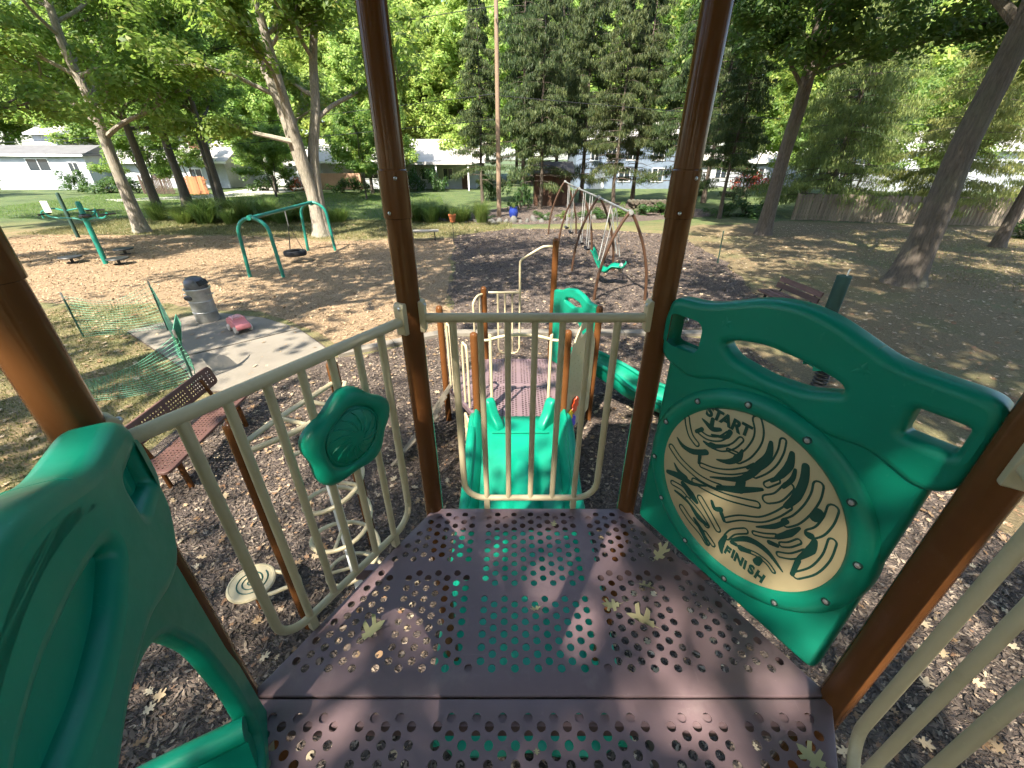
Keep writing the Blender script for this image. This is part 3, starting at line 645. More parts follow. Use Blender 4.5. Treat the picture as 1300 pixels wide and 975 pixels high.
SOL= [([(316,772),(339,764),(368,754),(399,770)],[3,8,10,7]),([(359,794),(361,763)],[8,9]),([(226,622),(262,600),(314,604),(367,640)],[2,9,12,9]),([(438,782),(427,751),(370,728)],[10,8,3]),([(347,679),(387,681),(450,727)],[4,10,3]),([(420,636),(465,657),(497,698),(501,737)],[3,10,12,5]),([(584,827),(591,772),(574,718),(557,665),(518,608),(415,541)],[7,13,15,13,10,3]),([(458,519),(530,565),(611,632)],[9,14,6]),([(533,616),(537,574)],[16,18]),([(656,829),(662,782),(649,728),(629,684)],[8,13,11,4]),([(683,778),(685,738),(669,691)],[5,8,7]),([(706,810),(718,756),(717,684),(700,625)],[11,13,14,9]),([(639,465),(690,516),(721,571)],[3,9,8]),([(762,577),(742,530),(713,482)],[5,12,8]),([(816,567),(817,524),(797,459)],[8,14,6]),([(698,440),(723,449)],[9,8]),([(220,424),(276,442),(347,453),(409,487)],[10,15,9,3]),([(241,490),(270,466),(310,456)],[3,8,13]),([(306,420),(355,396),(389,379)],[11,17,9]),([(278,354),(323,353),(363,343),(418,312),(463,308)],[5,8,6,13,6]),([(400,289),(448,257),(489,212)],[6,11,5]),([(554,230),(542,267),(548,325)],[5,13,7]),([(574,327),(630,387),(701,396),(772,360)],[6,12,10,2]),([(616,322),(649,339)],[13,6]),([(685,315),(691,339)],[14,11]),([(787,651),(791,676)],[15,15]),([(790,574),(802,580)],[10,8]),([(451,437),(471,413),(496,429)],[6,9,10]),([(503,413),(522,389)],[9,7]),([(801,378),(799,452)],[7,9]),([(577,316),(595,322)],[8,8]),([(348,604),(352,570)],[8,6]),([(306,704),(327,729)],[8,8]),([(539,682),(557,711)],[7,6])]
def ribbon(pts, hw, taper=True, n=5):
    P = smooth_path([(p[0]/1000, p[1]/1000, 0) for p in pts], n); m = len(P)
    if isinstance(hw, list):
        xs = np.linspace(0, 1, len(hw)); W = [float(np.interp(i/(m-1), xs, hw))/1000 for i in range(m)]
    else: W = [hw/1000]*m
    Lf, Rt = [], []
    for i in range(m):
        t = (P[min(i+1, m-1)]-P[max(i-1, 0)]).normalized(); nn = Vector((-t.y, t.x, 0)); Lf.append(P[i]+nn*W[i]); Rt.append(P[i]-nn*W[i])
    def cap(c, t, w):
        nn = Vector((-t.y, t.x, 0)); return [c+w*(math.cos(a)*nn+math.sin(a)*t) for a in [PI*k/6 for k in range(1, 6)]]
    t1 = (P[-1]-P[-2]).normalized(); t0 = (P[0]-P[1]).normalized()
    return Lf+cap(P[-1], t1, W[-1])+Rt[::-1]+cap(P[0], t0, W[0])
gm = MB(); zz = 0.0486
for pts, hw in CAPS:
    loop = ribbon(pts, hw); n = len(loop); c = sum(loop, Vector())/n
    inner = ribbon(pts, max(2.0, hw-7.4)); zz += 0.00003
    V = [loc2(p.x, p.y, zz) for p in loop]+[loc2(p.x, p.y, zz) for p in inner]
    gm.add(V, [(i, (i+1) % n, n+(i+1) % n, n+i) for i in range(n)])
for pts, hw in SOL:
    loop = ribbon(pts, [max(3.2, h*1.12) for h in hw]); m2 = len(loop); zz += 0.00003
    np_ = (m2-10)//2
    V = [loc2(p.x, p.y, zz) for p in loop]
    F = [(i, i+1, m2-6-(i+1)+0, m2-6-i+0) for i in range(np_-1)]
    F.append(tuple(range(np_-1, np_+6))); F.append(tuple([0, np_+5+np_-1]+list(range(np_+5+np_, m2))))
    gm.add(V, F)
gm.build('maze_groove', 'groove', plate, smooth=False)
for word, us, w0, size in (('START', (0.339,0.374,0.411,0.453,0.491), 0.820, 0.064), ('FINISH', (0.573,0.597,0.624,0.652,0.678,0.713), 0.262, 0.060)):
    for k, ch in enumerate(word):
        me = text_mesh(ch, size, 'groove', 0.0008, 0.0030); a = rng.uniform(-0.09, 0.09)
        me.transform(MM @ Matrix.Translation((us[k], w0+rng.uniform(-0.003, 0.003), 0.0500)) @ Matrix.Rotation(a, 4, 'Z') @ Matrix.Diagonal((1.0 if word == 'START' else 0.82, 1, 1, 1)))
        link('letter', me, plate)

hp, HM = moulded(HX['RL'], HX['L'], 0.045, tower, 'slide_hood', 'green plastic entrance hood with an arched doorway at the left', door=True)
# the slide that starts below the hood
def chute(name, path, width, depth, label, parent_props=None, lip=0.035, n=10):
    """open plastic slide: U-shaped bed swept along a path, with rolled side lips"""
    P = smooth_path(path, n); V = []; m = len(P)
    prof = [(-0.5, 0.0, 1), (-0.47, 0.0, 1), (-0.44, 0.25, 0), (-0.40, 0.7, 0), (-0.30, 0.96, 0), (0, 1.0, 0), (0.30, 0.96, 0), (0.40, 0.7, 0), (0.44, 0.25, 0), (0.47, 0, 1), (0.5, 0, 1), (0.52, 0.3, 0), (0.47, 0.9, 0), (0.3, 1.12, 0), (0, 1.15, 0), (-0.3, 1.12, 0), (-0.47, 0.9, 0), (-0.52, 0.3, 0)]
    k = len(prof)
    for i in range(m):
        t = (P[min(i+1, m-1)]-P[max(i-1, 0)]).normalized(); s = t.cross(Vector((0,0,1))).normalized(); up = s.cross(t)
        for a, b, _ in prof: V.append(P[i]+s*(a*width)+up*(depth*(1-b)))
    F = [(i*k+j, i*k+(j+1) % k, (i+1)*k+(j+1) % k, (i+1)*k+j) for i in range(m-1) for j in range(k)]
    F += [tuple(reversed(range(k))), tuple(range((m-1)*k, m*k))]
    root = thing(name, label, 'slide', (P[0].x, P[0].y, 0), absolute=True)
    b = MB(); b.add(V, F); b.build('slide_bed', 'green', root, angle=55)
    for sgn in (-1, 1):
        pts = []
        for i in range(m):
            t = (P[min(i+1, m-1)]-P[max(i-1, 0)]).normalized(); s = t.cross(Vector((0,0,1))).normalized(); up = s.cross(t); pts.append(P[i]+s*(sgn*0.495*width)+up*depth)
        MB().tube(pts, lip, n=12).build('side_lip', 'green', root)
    return root
hc = Vector(((HX['L'][0]+HX['RL'][0])/2, (HX['L'][1]+HX['RL'][1])/2, 0)); hn = Vector((-0.866, -0.5, 0))
def hs_(d, z): q = hc+hn*d; return (q.x, q.y, z)
chute('slide', [hs_(-0.05, DZ-0.03), hs_(0.35, DZ-0.04), hs_(0.8, 1.5), hs_(1.6, 0.95), hs_(2.4, 0.42), hs_(2.9, 0.22), hs_(3.3, 0.20)], 0.62, 0.22, 'green plastic slide running down from behind the left entrance hood')

# ------------------------------------------------------------------ lower play tower
LX = hexpts(0.10, 6.20); LZ = 0.61
low = thing('play_tower', 'far low play tower with sunlit hexagonal deck and orange-brown domed posts', 'play tower', (0.10, 5.28, 0), absolute=True)
for k, h in (('FL', 1.80), ('FR', 2.50), ('R', 1.80), ('L', 1.80), ('RL', 1.79), ('RR', 1.82)): make_post(LX[k], h, low, r=0.046)
def lskip(i, rx, y): return abs(y-5.28) < 0.035 or abs(rx) < 0.02 or (abs(abs(rx)-0.5) < 0.03)
for poly in ([(LX['L'][0]+0.03, 5.29), (LX['R'][0]-0.03, 5.29), (LX['FR'][0], 6.18), (LX['FL'][0], 6.18)], [(LX['RL'][0], 4.38), (LX['RR'][0], 4.38), (LX['R'][0]-0.03, 5.27), (LX['L'][0]+0.03, 5.27)]):
    perforated(poly, deck_holes(poly, 0.10, min(p[1] for p in poly), lskip), 0.0150, LZ, 0.0045, 0.07, n=8).build('deck_panel', 'deck', low, angle=30)
def lp(k, z): return (LX[k][0], LX[k][1], z)
# far rail and tall hooked hand rail
r1 = MB().tube([(-0.36, 6.2, 1.72), (0.12, 6.2, 1.72)], 0.018, n=10).build('guard_rail', 'cream', low)
MB().tube([(-0.22, 6.2, 1.72), (-0.22, 6.2, 0.80), (-0.19, 6.2, 0.72), (-0.1, 6.2, 0.70), (0.03, 6.2, 0.70), (0.09, 6.2, 0.73), (0.12, 6.2, 0.80), (0.12, 6.2, 1.72)], 0.015, n=10).build('rail_frame', 'cream', r1)
for x in (-0.11, 0.005): MB().tube([(x, 6.2, 1.71), (x, 6.2, 0.70)], 0.012, n=8).build('baluster', 'cream', r1)
hr = MB().tube(smooth_path([(0.12, 6.2, 1.70), (0.12, 6.2, 2.12), (0.135, 6.2, 2.20), (0.20, 6.2, 2.25), (0.42, 6.2, 2.38), (0.50, 6.2, 2.40), (0.59, 6.2, 2.40)], 4), 0.017, n=10).build('hand_rail', 'cream', low)
# curved rail at the far left
r2 = MB().tube(smooth_path([(-0.43, 6.2, 1.70), (-0.52, 6.08, 1.70), (-0.58, 5.98, 1.62), (-0.58, 5.98, 1.45), (-0.58, 5.98, 0.9), (-0.60, 5.95, 0.68)], 4), 0.017, n=10).build('guard_rail', 'cream', low)
MB().tube([(-0.50, 6.10, 1.69), (-0.50, 6.10, 0.66)], 0.012, n=8).build('baluster', 'cream', r2)
# left entry hand rails
for x0, y0, zt, x1, y1 in ((-0.86, 5.10, 1.62, -0.80, 4.98), (-0.62, 4.72, 1.52, -0.55, 4.58)):
    MB().tube(smooth_path([(x0, y0, 0.66), (x0, y0, zt-0.08), ((x0+x1)/2, (y0+y1)/2, zt), (x1, y1, zt-0.08), (x1, y1, 0.66)], 5), 0.016, n=10).build('hand_rail', 'cream', low)
# hoop over the slide entrance
MB().tube(smooth_path([(-0.25, 4.40, 0.70), (-0.25, 4.40, 1.68), (-0.24, 4.40, 1.70), (-0.08, 4.40, 1.74), (0.10, 4.40, 1.76), (0.28, 4.40, 1.74), (0.44, 4.40, 1.70), (0.45, 4.40, 1.68), (0.45, 4.40, 0.70)], 5), 0.018, n=12).build('entry_hoop', 'cream', low)
for x, s in ((-0.25, -1), (0.45, 1)): MB().tube([(x, 4.40, 1.69), (x+s*0.17, 4.37, 1.69)], 0.016, n=8).build('tie_bar', 'cream', low)
# cream gear panel on the near right side
gp = frame_m(LX['RR'], LX['R'], LZ, 0.0)
gl = [[(0.06,-0.35),(0.98,-0.35),(0.98,0.72),(0.80,1.02),(0.60,1.18),(0.47,1.18),(0.26,1.02),(0.06,0.72)], round_poly([(0.38,0.98),(0.66,0.98),(0.62,1.06),(0.42,1.06)], 0.02, 3)]
holes = [[(0.16+0.09*i+(0.045 if j % 2 else 0)+0.012*math.cos(a), 0.05+0.09*j+0.012*math.sin(a)) for a in [2*PI*k/8 for k in range(8)]] for i in range(9) for j in range(9)]
me = curve_mesh('gear_panel', [round_poly(gl[0], 0.04, 4), gl[1]]+holes, 'creampanel', 0.006, 0.004, 2); me.transform(gp); pg = link('gear_panel', me, low); pg['label'] = 'cream pegboard panel with coloured gears'
for u, w, col, rr in ((0.34, 0.06, 'red', 0.115), (0.16, -0.04, 'yellow', 0.11), (0.27, -0.20, 'blue', 0.125)):
    teeth = []
    for k in range(24):
        a = 2*PI*k/24; q = rr*(1.0 if k % 3 else 0.72); teeth.append((q*math.cos(a), q*math.sin(a)))
    me = curve_mesh('gear', [teeth], col, 0.008, 0.003, 1); me.transform(gp @ Matrix.Translation((u, w, -0.03))); link('gear', me, pg)
    me = me.copy(); me.transform(gp @ Matrix.Translation((0, 0, 0.06)) @ gp.inverted()); link('gear', me, pg)
# green hood on the far right side
M2 = frame_m(LX['R'], LX['FR'], LZ, 0.0)
hd = curve_mesh('slide_hood', [round_poly([(0.06,0.75),(0.05,0.98),(0.05,1.18),(0.22,1.20),(0.36,1.27),(0.53,1.30),(0.70,1.27),(0.84,1.20),(1.01,1.18),(1.01,0.95),(1.00,0.0),(0.80,0.0),(0.80,0.7),(0.66,0.85),(0.40,0.85),(0.26,0.7),(0.26,0.0),(0.07,0.0)], 0.04, 4), round_poly([(0.33,1.08),(0.53,1.03),(0.74,1.08),(0.70,1.13),(0.53,1.16),(0.37,1.13)], 0.03, 4)], 'green', 0.014, 0.026, 4)
hd.transform(M2); link('slide_hood', hd, low)['label'] = 'green plastic slide hood with a handle slot'
# triangular cream brace below the left edge and lattice climber
br = curve_mesh('brace_panel', [round_poly([(0.0,0.0),(0.62,0.0),(0.30,0.55),(0.0,0.60)], 0.05, 4), round_poly([(0.06,0.36),(0.22,0.30),(0.20,0.48),(0.06,0.53)], 0.03, 3), round_poly([(0.08,0.06),(0.42,0.06),(0.28,0.26),(0.08,0.28)], 0.04, 3)], 'cream', 0.008, 0.006, 2)
br.transform(frame_m((LX['L'][0]+0.35, 4.55), (LX['RL'][0]+0.05, 3.9), 0.02)); link('brace_panel', br, low)
# broad green slide that leaves the low deck towards the camera
wide = thing('slide', 'wide turquoise double slide with horned entrance, seen through the front rail', 'slide', (0.10, 3.2, 0), absolute=True)
def wide_bed():
    ys = np.linspace(4.42, 1.15, 30); xs = np.linspace(-0.56, 0.56, 33); V = []; F = []
    for y in ys:
        t = (4.42-y)
        z = 0.60 if t < 0.22 else (0.60-0.36*(1-math.cos(min(1, (t-0.22)/1.05)*PI))/2)
        z -= 0.05*max(0, (t-1.2)/2)
        for x in xs:
            q = abs(x)
            e = 0.20*max(0, (q-0.46)/0.10)**0.6 if q > 0.46 else 0
            e = e*(1 if t > 0.12 else t/0.12) if q < 0.53 else e
            hump = 0.24*math.exp(-((x-0.02)/0.13)**4)*max(0, min(1, (t-0.55)/0.35))*max(0.25, min(1, (2.4-t)/0.5))
            V.append((0.10+x*(1.0+0.04*min(1, t)), y, z+e+hump))
    n = len(xs)
    for i in range(len(ys)-1):
        for j in range(n-1): F.append((i*n+j, i*n+j+1, (i+1)*n+j+1, (i+1)*n+j))
    m = MB(); m.add(V, F); return m
wb = wide_bed().build('slide_bed', 'green', wide, angle=60)
md = wb.modifiers.new('thickness', 'SOLIDIFY'); md.thickness = 0.03; md.offset = -1
for s in (-1, 1):
    x = 0.10+s*0.575
    MB().tube(smooth_path([(x*1.0, 4.42, 0.62), (x, 4.2, 0.74), (x, 3.8, 0.70), (x+s*0.01, 3.3, 0.46), (x+s*0.02, 2.6, 0.40), (x+s*0.02, 1.15, 0.38)], 6), [0.05]*31, n=12).build('side_lip', 'green', wide)
    # horn at the entrance
    hx = 0.10+s*0.36
    hm = curve_mesh('entrance_horn', [round_poly([(-0.14,0.0),(0.22,0.0),(0.20,0.12),(0.09,0.22),(0.02,0.38),(-0.06,0.40),(-0.10,0.2)], 0.05, 5)], 'green', 0.03, 0.03, 4)
    hm.transform(Matrix.Translation((hx, 4.30, 0.56)) @ Matrix.Rotation(PI/2-s*R(38), 4, 'Z') @ Matrix.Rotation(PI/2, 4, 'X') @ Matrix.Scale(-1, 4, (1,0,0))); hm.flip_normals(); link('entrance_horn', hm, wide)
    MB().tube(arc((0.10+s*0.60, 4.36, 0.60), 0.075, -0.5, 4.6, 12, (0, 1, 0), (0, 0, 1)), 0.03, n=8).build('rolled_scroll', 'green', wide)
MB().sphere((0.135, 3.62, 0.575), 0.07, 12, 6, (1.0, 0.42, 0.12)).build('foot_slot', 'groove', wide)
MB().tube([(0.10-0.34, 4.06, 0.635), (0.10+0.34, 4.06, 0.635)], 0.012, n=8).build('step_edge', 'green', wide)

# small slide leaving the low tower to the right
chute('slide', [(0.95, 5.80, LZ+0.02), (1.25, 5.85, LZ-0.02), (1.60, 5.80, 0.42), (1.95, 5.65, 0.24), (2.35, 5.48, 0.12), (2.75, 5.36, 0.08)], 0.56, 0.20, 'small green slide curving down to the mulch behind the right front post')
# old lattice climber on the low tower's left
lat = thing('lattice_climber', 'weathered wooden slat climber leaning on the low tower left of its deck', 'climber', (-1.15, 4.6, 0), absolute=True)
for k in range(7):
    a = Vector((-1.55+0.03*k, 4.15+0.12*k, 0.05)); b = Vector((-0.95+0.02*k, 4.45+0.13*k, 0.62+0.02*k)); MB().tube([a, b], 0.022, n=6, squash=(0.5, 1.4)).build('slat', 'lattice', lat)
for t in (0.25, 0.75):
    a = Vector((-1.55, 4.10, 0.05)).lerp(Vector((-0.95, 4.40, 0.62)), t); b = Vector((-1.35, 4.95, 0.05)).lerp(Vector((-0.83, 5.25, 0.74)), t); MB().tube([a, b], 0.02, n=6).build('cross_bar', 'lattice', lat)

# spiral climber left of the upper tower
sp = thing('spiral_climber', 'cream spiral climber with two brown posts below the left guard rail', 'climber', (-1.55, 2.45, 0), absolute=True)
for xy in ((-1.74, 2.11), (-1.44, 2.96)): make_post(xy, 2.10, sp, r=0.046)
a, b = Vector((-1.74, 2.11, 1.93)), Vector((-1.44, 2.96, 1.93)); dd = Vector((0.87, -0.31, 0)).normalized()
for s in (0.0, 0.24):
    MB().tube(smooth_path([a+dd*s*0.4+Vector((0,0,-0.02)), a.lerp(b, 0.3)+dd*s, a.lerp(b, 0.7)+dd*s, b+dd*s*0.4], 5), 0.019, n=10).build('top_bar', 'cream', sp)
for t in (0.36, 0.64): MB().tube([a.lerp(b, t), a.lerp(b, t)+dd*0.24], 0.016, n=8).build('rung', 'cream', sp)
pc = Vector((-1.40, 2.42, 0))
MB().tube([pc, pc+Vector((0, 0, 1.90))], 0.038, n=14).build('centre_pole', 'white', sp)
hl = [pc+Vector((0.24*math.cos(t)*(1-0.1*math.sin(t*0.5)), 0.24*math.sin(t), 0.12+1.45*t/(2*PI*3.5))) for t in [2*PI*3.5*i/110 for i in range(111)]]
MB().tube(hl, 0.0175, n=10).build('spiral', 'cream', sp)
for z in (0.35, 0.85, 1.35):
    q = 2*PI*3.5*(z-0.12)/1.45; MB().tube([pc+Vector((0,0,z)), pc+Vector((0.24*math.cos(q), 0.24*math.sin(q), z))], 0.014, n=8).build('spoke', 'cream', sp)
# low stepping disc with its bent bar
dc = Vector((-2.23, 2.27, 0.34))
d = MB().lathe([(0.0, -0.03), (0.165, -0.03), (0.185, -0.015), (0.19, 0.0), (0.182, 0.014), (0.168, 0.018), (0.165, 0.012), (0.0, 0.012)], 36, dc, cap=False).build('step_disc', 'cream', sp); d['label'] = 'round cream stepping disc with an incised spiral'
MB().tube([dc+Vector((0.02*q*math.cos(q*3.0), 0.02*q*math.sin(q*3.0), 0.014)) for q in [0.3+i*0.08 for i in range(80)]], 0.006, n=5).build('spiral_groove', 'groove', d)
MB().lathe([(0.0, 0.012), (0.024, 0.012), (0.022, 0.024), (0.0, 0.026)], 6, dc+Vector((-0.02, 0.03, 0)), cap=False).build('bolt', 'black', d)
for s in (-1, 1): MB().tube(smooth_path([dc+Vector((0.08, 0.13*s, -0.02)), dc+Vector((0.22, 0.10*s, 0.0)), dc+Vector((0.38, 0.05*s, 0.02)), Vector((-1.74, 2.11+0.03*s, 0.36))], 5), 0.017, n=8).build('step_arm', 'cream', sp)
MB().tube([(dc.x, dc.y, 0), (dc.x, dc.y, 0.31)], 0.03, n=10).build('step_leg', 'brown', sp)

# ------------------------------------------------------------------ tyre swing frame
tf = thing('tyre_swing_stand', 'green two-arch steel stand holding the tyre swing', 'swing frame', (-8.2, 16.1, 0), absolute=True)
def round_arch(xa, xb, y, h, r=0.057):
    xm = (xa+xb)/2; w = (xb-xa)/2
    return [(xa-0.06, y, 0)]+[(xm-w*math.cos(t), y, h-w*0.95+w*0.95*math.sin(t)) for t in [PI*i/14 for i in range(15)]]+[(xb+0.06, y, 0)]
MB().tube(round_arch(-8.74, -7.74, 13.87, 1.86), 0.057, n=12).build('arch', 'greenpaint', tf)
MB().tube(round_arch(-8.76, -7.70, 18.40, 1.92), 0.057, n=12).build('arch', 'greenpaint', tf)
MB().tube([(-8.24, 13.80, 1.86), (-8.23, 18.47, 1.92)], 0.06, n=12).build('top_beam', 'greenpaint', tf)
for y in (13.87, 18.4): MB().tube([(-8.235, y-0.09, 1.875), (-8.235, y+0.09, 1.88)], 0.075, n=12).build('clamp', 'greenpaint', tf)
ts = thing('tyre_swing', 'black tyre hung flat on chains from the green stand', 'tyre swing', (-8.23, 16.1, 0.33), absolute=True)
tc = Vector((-8.23, 16.1, 0.36))
MB().lathe([(0.21, -0.085), (0.30, -0.10), (0.38, -0.085), (0.405, -0.04), (0.405, 0.04), (0.38, 0.085), (0.30, 0.10), (0.21, 0.085), (0.20, 0.06), (0.27, 0.04), (0.28, 0.0), (0.27, -0.04), (0.20, -0.06), (0.21, -0.085)], 28, tc, cap=False).build('tyre', 'rubber', ts)
MB().tube([tc+Vector((0,0,0.95)), tc+Vector((0,0,1.5))], 0.022, n=8).build('swivel', 'dullsteel', ts)
for k in range(3):
    q = 2*PI*k/3+0.4; MB().tube([tc+Vector((0.30*math.cos(q), 0.30*math.sin(q), 0.09)), tc+Vector((0,0,1.0))], 0.010, n=5).build('chain', 'black', ts)

# ------------------------------------------------------------------ big swing set
ss = thing('swing_set', 'long swing set of four brown bowed arches', 'swing set', (2.8, 17, 0), absolute=True)
AR = [(3.02, 11.3, 2.32, 0.75), (2.85, 14.75, 2.40, 0.76), (2.69, 18.25, 2.45, 0.76), (2.63, 22.7, 2.50, 0.76)]
def bowed(x, y, h, w, s): return smooth_path([(x+s*w*0.96, y, 0), (x+s*w*0.86, y, 0.33*h), (x+s*w*0.60, y, 0.64*h), (x+s*w*0.26, y, 0.88*h), (x+s*0.02, y, h)], 6)
for x, y, h, w in AR:
    for s in (-1, 1): MB().tube(bowed(x, y, h, w, s), 0.042, n=10).build('arch_leg', 'archbrown', ss)
    MB().tube([(x, y-0.09, h-0.01), (x, y+0.09, h-0.01)], 0.06, n=10).build('top_joint', 'dullsteel', ss)
for a, b in zip(AR, AR[1:]):
    MB().tube([(a[0], a[1], a[2]-0.02), (b[0], b[1], b[2]-0.02)], 0.030, n=10).build('top_beam', 'dullsteel', ss)
def chain(p, q, parent, r=0.013): MB().tube([p, q], r, n=5).build('chain', 'rope', parent)
def beam_at(y):
    for a, b in zip(AR, AR[1:]):
        if a[1] <= y <= b[1]:
            t = (y-a[1])/(b[1]-a[1]); return a[0]+t*(b[0]-a[0]), a[2]+t*(b[2]-a[2])-0.05
for k, (y, lab) in enumerate(((15.9, 'belt swing in the middle bay, nearer the green bucket seat'), (17.1, 'belt swing in the middle bay, farther from the green bucket seat'), (19.7, 'belt swing in the far bay, nearer end'), (21.2, 'belt swing in the far bay, nearest the brown shed'))):
    bx, bz = beam_at(y); st = thing('swing', lab, 'swing', (bx, y, 0.5), group='chain swings of the brown set', absolute=True)
    pts = [(bx+0.03*math.cos(t*3), y-0.22+0.44*t, 0.60-0.10*math.sin(PI*t)) for t in [i/8 for i in range(9)]]
    MB().tube(pts, 0.07, n=8, squash=(0.2, 1.0)).build('seat', 'rubber', st)
    for s in (-1, 1): chain((bx, y+s*0.22, 0.60), (bx, y+s*0.24, bz), st)
# moulded high-back seat in the near bay
bx, bz = beam_at(12.9); hb = thing('swing', 'green moulded high-back swing seat hanging in the nearest bay', 'swing', (bx, 12.9, 0.45), group='chain swings of the brown set', absolute=True)
def seat_shell():
    prof = [(-0.62, 0.16), (-0.55, 0.08), (-0.40, 0.06), (-0.20, 0.10), (-0.02, 0.0), (0.08, 0.02), (0.18, 0.14), (0.26, 0.38), (0.32, 0.60), (0.36, 0.68)]
    P = smooth_path([(0, a, b) for a, b in prof], 4); V = []; n = 9; F = []
    for i, p in enumerate(P):
        w = 0.27 if i > 12 else 0.20+0.005*i
        for j in range(n):
            t = -1+2*j/(n-1); V.append((t*w, p.y, p.z+0.10*t*t*(1.0 if i > 6 else 0.6)))
    for i in range(len(P)-1):
        for j in range(n-1): F.append((i*n+j, i*n+j+1, (i+1)*n+j+1, (i+1)*n+j))
    m = MB(); m.add(V, F); return m
sm = seat_shell().xf(Matrix.Translation((bx, 12.95, 0.38)) @ Matrix.Rotation(R(70), 4, 'Z') @ Matrix.Rotation(R(-12), 4, 'X'))
so_ = sm.build('seat_shell', 'green', hb, angle=60); q = so_.modifiers.new('thickness', 'SOLIDIFY'); q.thickness = 0.035
MB().sphere((bx+0.42, 12.85, 0.55), 0.13, 10, 6, (0.6, 1, 1.2)).build('seat_pad', 'dullsteel', hb)
for s in (-1, 1):
    chain((bx-0.28, 12.93+s*0.2, 0.50), (bx, 12.93+s*0.35, bz), hb); chain((bx+0.30, 12.93+s*0.2, 0.92), (bx, 12.93+s*0.35, bz), hb)

# ------------------------------------------------------------------ litter bin, toy car, net
bn = thing('litter_bin', 'dented grey steel litter bin with domed lid on the concrete path', 'litter bin', (-7.45, 9.62, 0.03))
bd = MB().lathe([(0.275, 0.0), (0.285, 0.02), (0.285, 0.24), (0.295, 0.25), (0.285, 0.26), (0.286, 0.50), (0.297, 0.51), (0.286, 0.52), (0.29, 0.74), (0.305, 0.78), (0.30, 0.80)], 32); 
rr_ = random.Random(3)
bd.v = [(x*0.87*(1+0.03*math.sin(3*math.atan2(y, x)+z*7)), y*0.87*(1+0.02*math.sin(2*math.atan2(y, x)+z*5)), z) for x, y, z in bd.v]
bb = bd.build('drum', 'dullsteel', bn)
MB().tube([(0.268*math.cos(a), 0.268*math.sin(a), 0.80) for a in [2*PI*i/32 for i in range(32)]], 0.014, n=6, closed=True).build('rim', 'steel', bn)
dmb = MB().lathe([(0.235, 0.79), (0.23, 0.90), (0.21, 0.98), (0.16, 1.04), (0.09, 1.07), (0.0, 1.08)], 28, cap=False); dl = dmb.build('lid', 'darksteel', bn)
MB().box((0.195, -0.02, 0.935), (0.06, 0.26, 0.12), 0, 0, R(-25)).build('lid_opening', 'black', dl, smooth=False)
for s in (-1, 1): MB().tube([(s*0.26, -0.08, 0.66), (s*0.305, -0.08, 0.66), (s*0.305, 0.08, 0.66), (s*0.26, 0.08, 0.66)], 0.011, n=6).build('handle', 'steel', bn)
MB().sphere((-0.10, -0.245, 0.62), 0.09, 12, 7, (1.2, 0.25, 0.7)).build('dent', 'darksteel', bn)
tcx = thing('toy_car', 'faded pink plastic toy car parked on the concrete path', 'toy car', (-6.27, 8.95, 0.032), R(-38))
body = [(-0.27, 0.08), (-0.27, 0.22), (-0.20, 0.30), (0.02, 0.30), (0.10, 0.22), (0.24, 0.19), (0.27, 0.14), (0.27, 0.08)]
me = curve_mesh('body', [round_poly(body, 0.03, 3)], 'pink', 0.14, 0.012, 3); me.transform(Matrix.Rotation(PI/2, 4, 'X')); tb = link('body', me, tcx)
MB().box((-0.08, 0, 0.305), (0.22, 0.20, 0.03)).build('seat_well', 'palepink', tcx, angle=30)
MB().tube(arc((0.05, 0, 0.28), 0.11, 0, PI, 10, (0, 1, 0), (-0.35, 0, 0.9)), 0.012, n=6).build('windscreen_frame', 'palepink', tcx)
for sx in (-0.17, 0.17):
    for sy in (-0.155, 0.155):
        w = MB().lathe([(0.0, -0.03), (0.07, -0.03), (0.08, -0.02), (0.08, 0.02), (0.07, 0.03), (0.0, 0.03)], 18, cap=False).xf(Matrix.Translation((sx, sy, 0.08)) @ Matrix.Rotation(PI/2, 4, 'X')).build('wheel', 'offwhite', tcx)
nt = thing('safety_net', 'sagging green plastic mesh netting between dark stakes', 'netting', (-6.4, 7.4, 0), absolute=True)
ST = [(-5.60, 6.38, 1.02), (-7.95, 8.95, 1.15), (-9.6, 8.6, 1.0), (-8.2, 6.2, 0.5)]
def net(a, b, ha, hb, sag, n, m, bunch=0.0):
    W = MB(); P = []
    for i in range(n+1):
        t = i/n; row = []
        for j in range(m+1):
            q = j/m; h = (ha*(1-t)+hb*t)*(1-sag*math.sin(PI*t)); z = 0.02+h*q
            x = a[0]+(b[0]-a[0])*t+0.06*math.sin(7*t+3*q)+0.10*math.sin(PI*t)*q; y = a[1]+(b[1]-a[1])*t+0.05*math.sin(5*t*2+4*q)
            row.append(Vector((x, y, z)))
        P.append(row)
    for i in range(n+1): W.tube(P[i], 0.0032, n=3, caps=False)
    for j in range(m+1): W.tube([P[i][j] for i in range(n+1)], 0.0032, n=3, caps=False)
    return W
net(ST[0], ST[1], 0.95, 1.12, 0.50, 44, 15).build('mesh', 'net', nt, smooth=False)
net(ST[1], ST[2], 1.12, 0.9, 0.22, 26, 15).build('mesh', 'net', nt, smooth=False)
net((-5.60, 6.38), (-7.5, 5.5), 0.92, 0.45, 0.35, 38, 14).build('mesh', 'net', nt, smooth=False)
fold = MB()
P0 = [Vector((-6.45, 7.30, 0.55)), Vector((-6.05, 6.95, 0.80)), Vector((-5.62, 6.40, 1.0)), Vector((-5.75, 6.75, 1.18))]
Q0 = [Vector((-6.30, 7.15, 0.42)), Vector((-5.98, 6.80, 0.45)), Vector((-5.66, 6.45, 0.62)), Vector((-5.60, 6.55, 0.98))]
PP, QQ = smooth_path(P0, 8), smooth_path(Q0, 8)
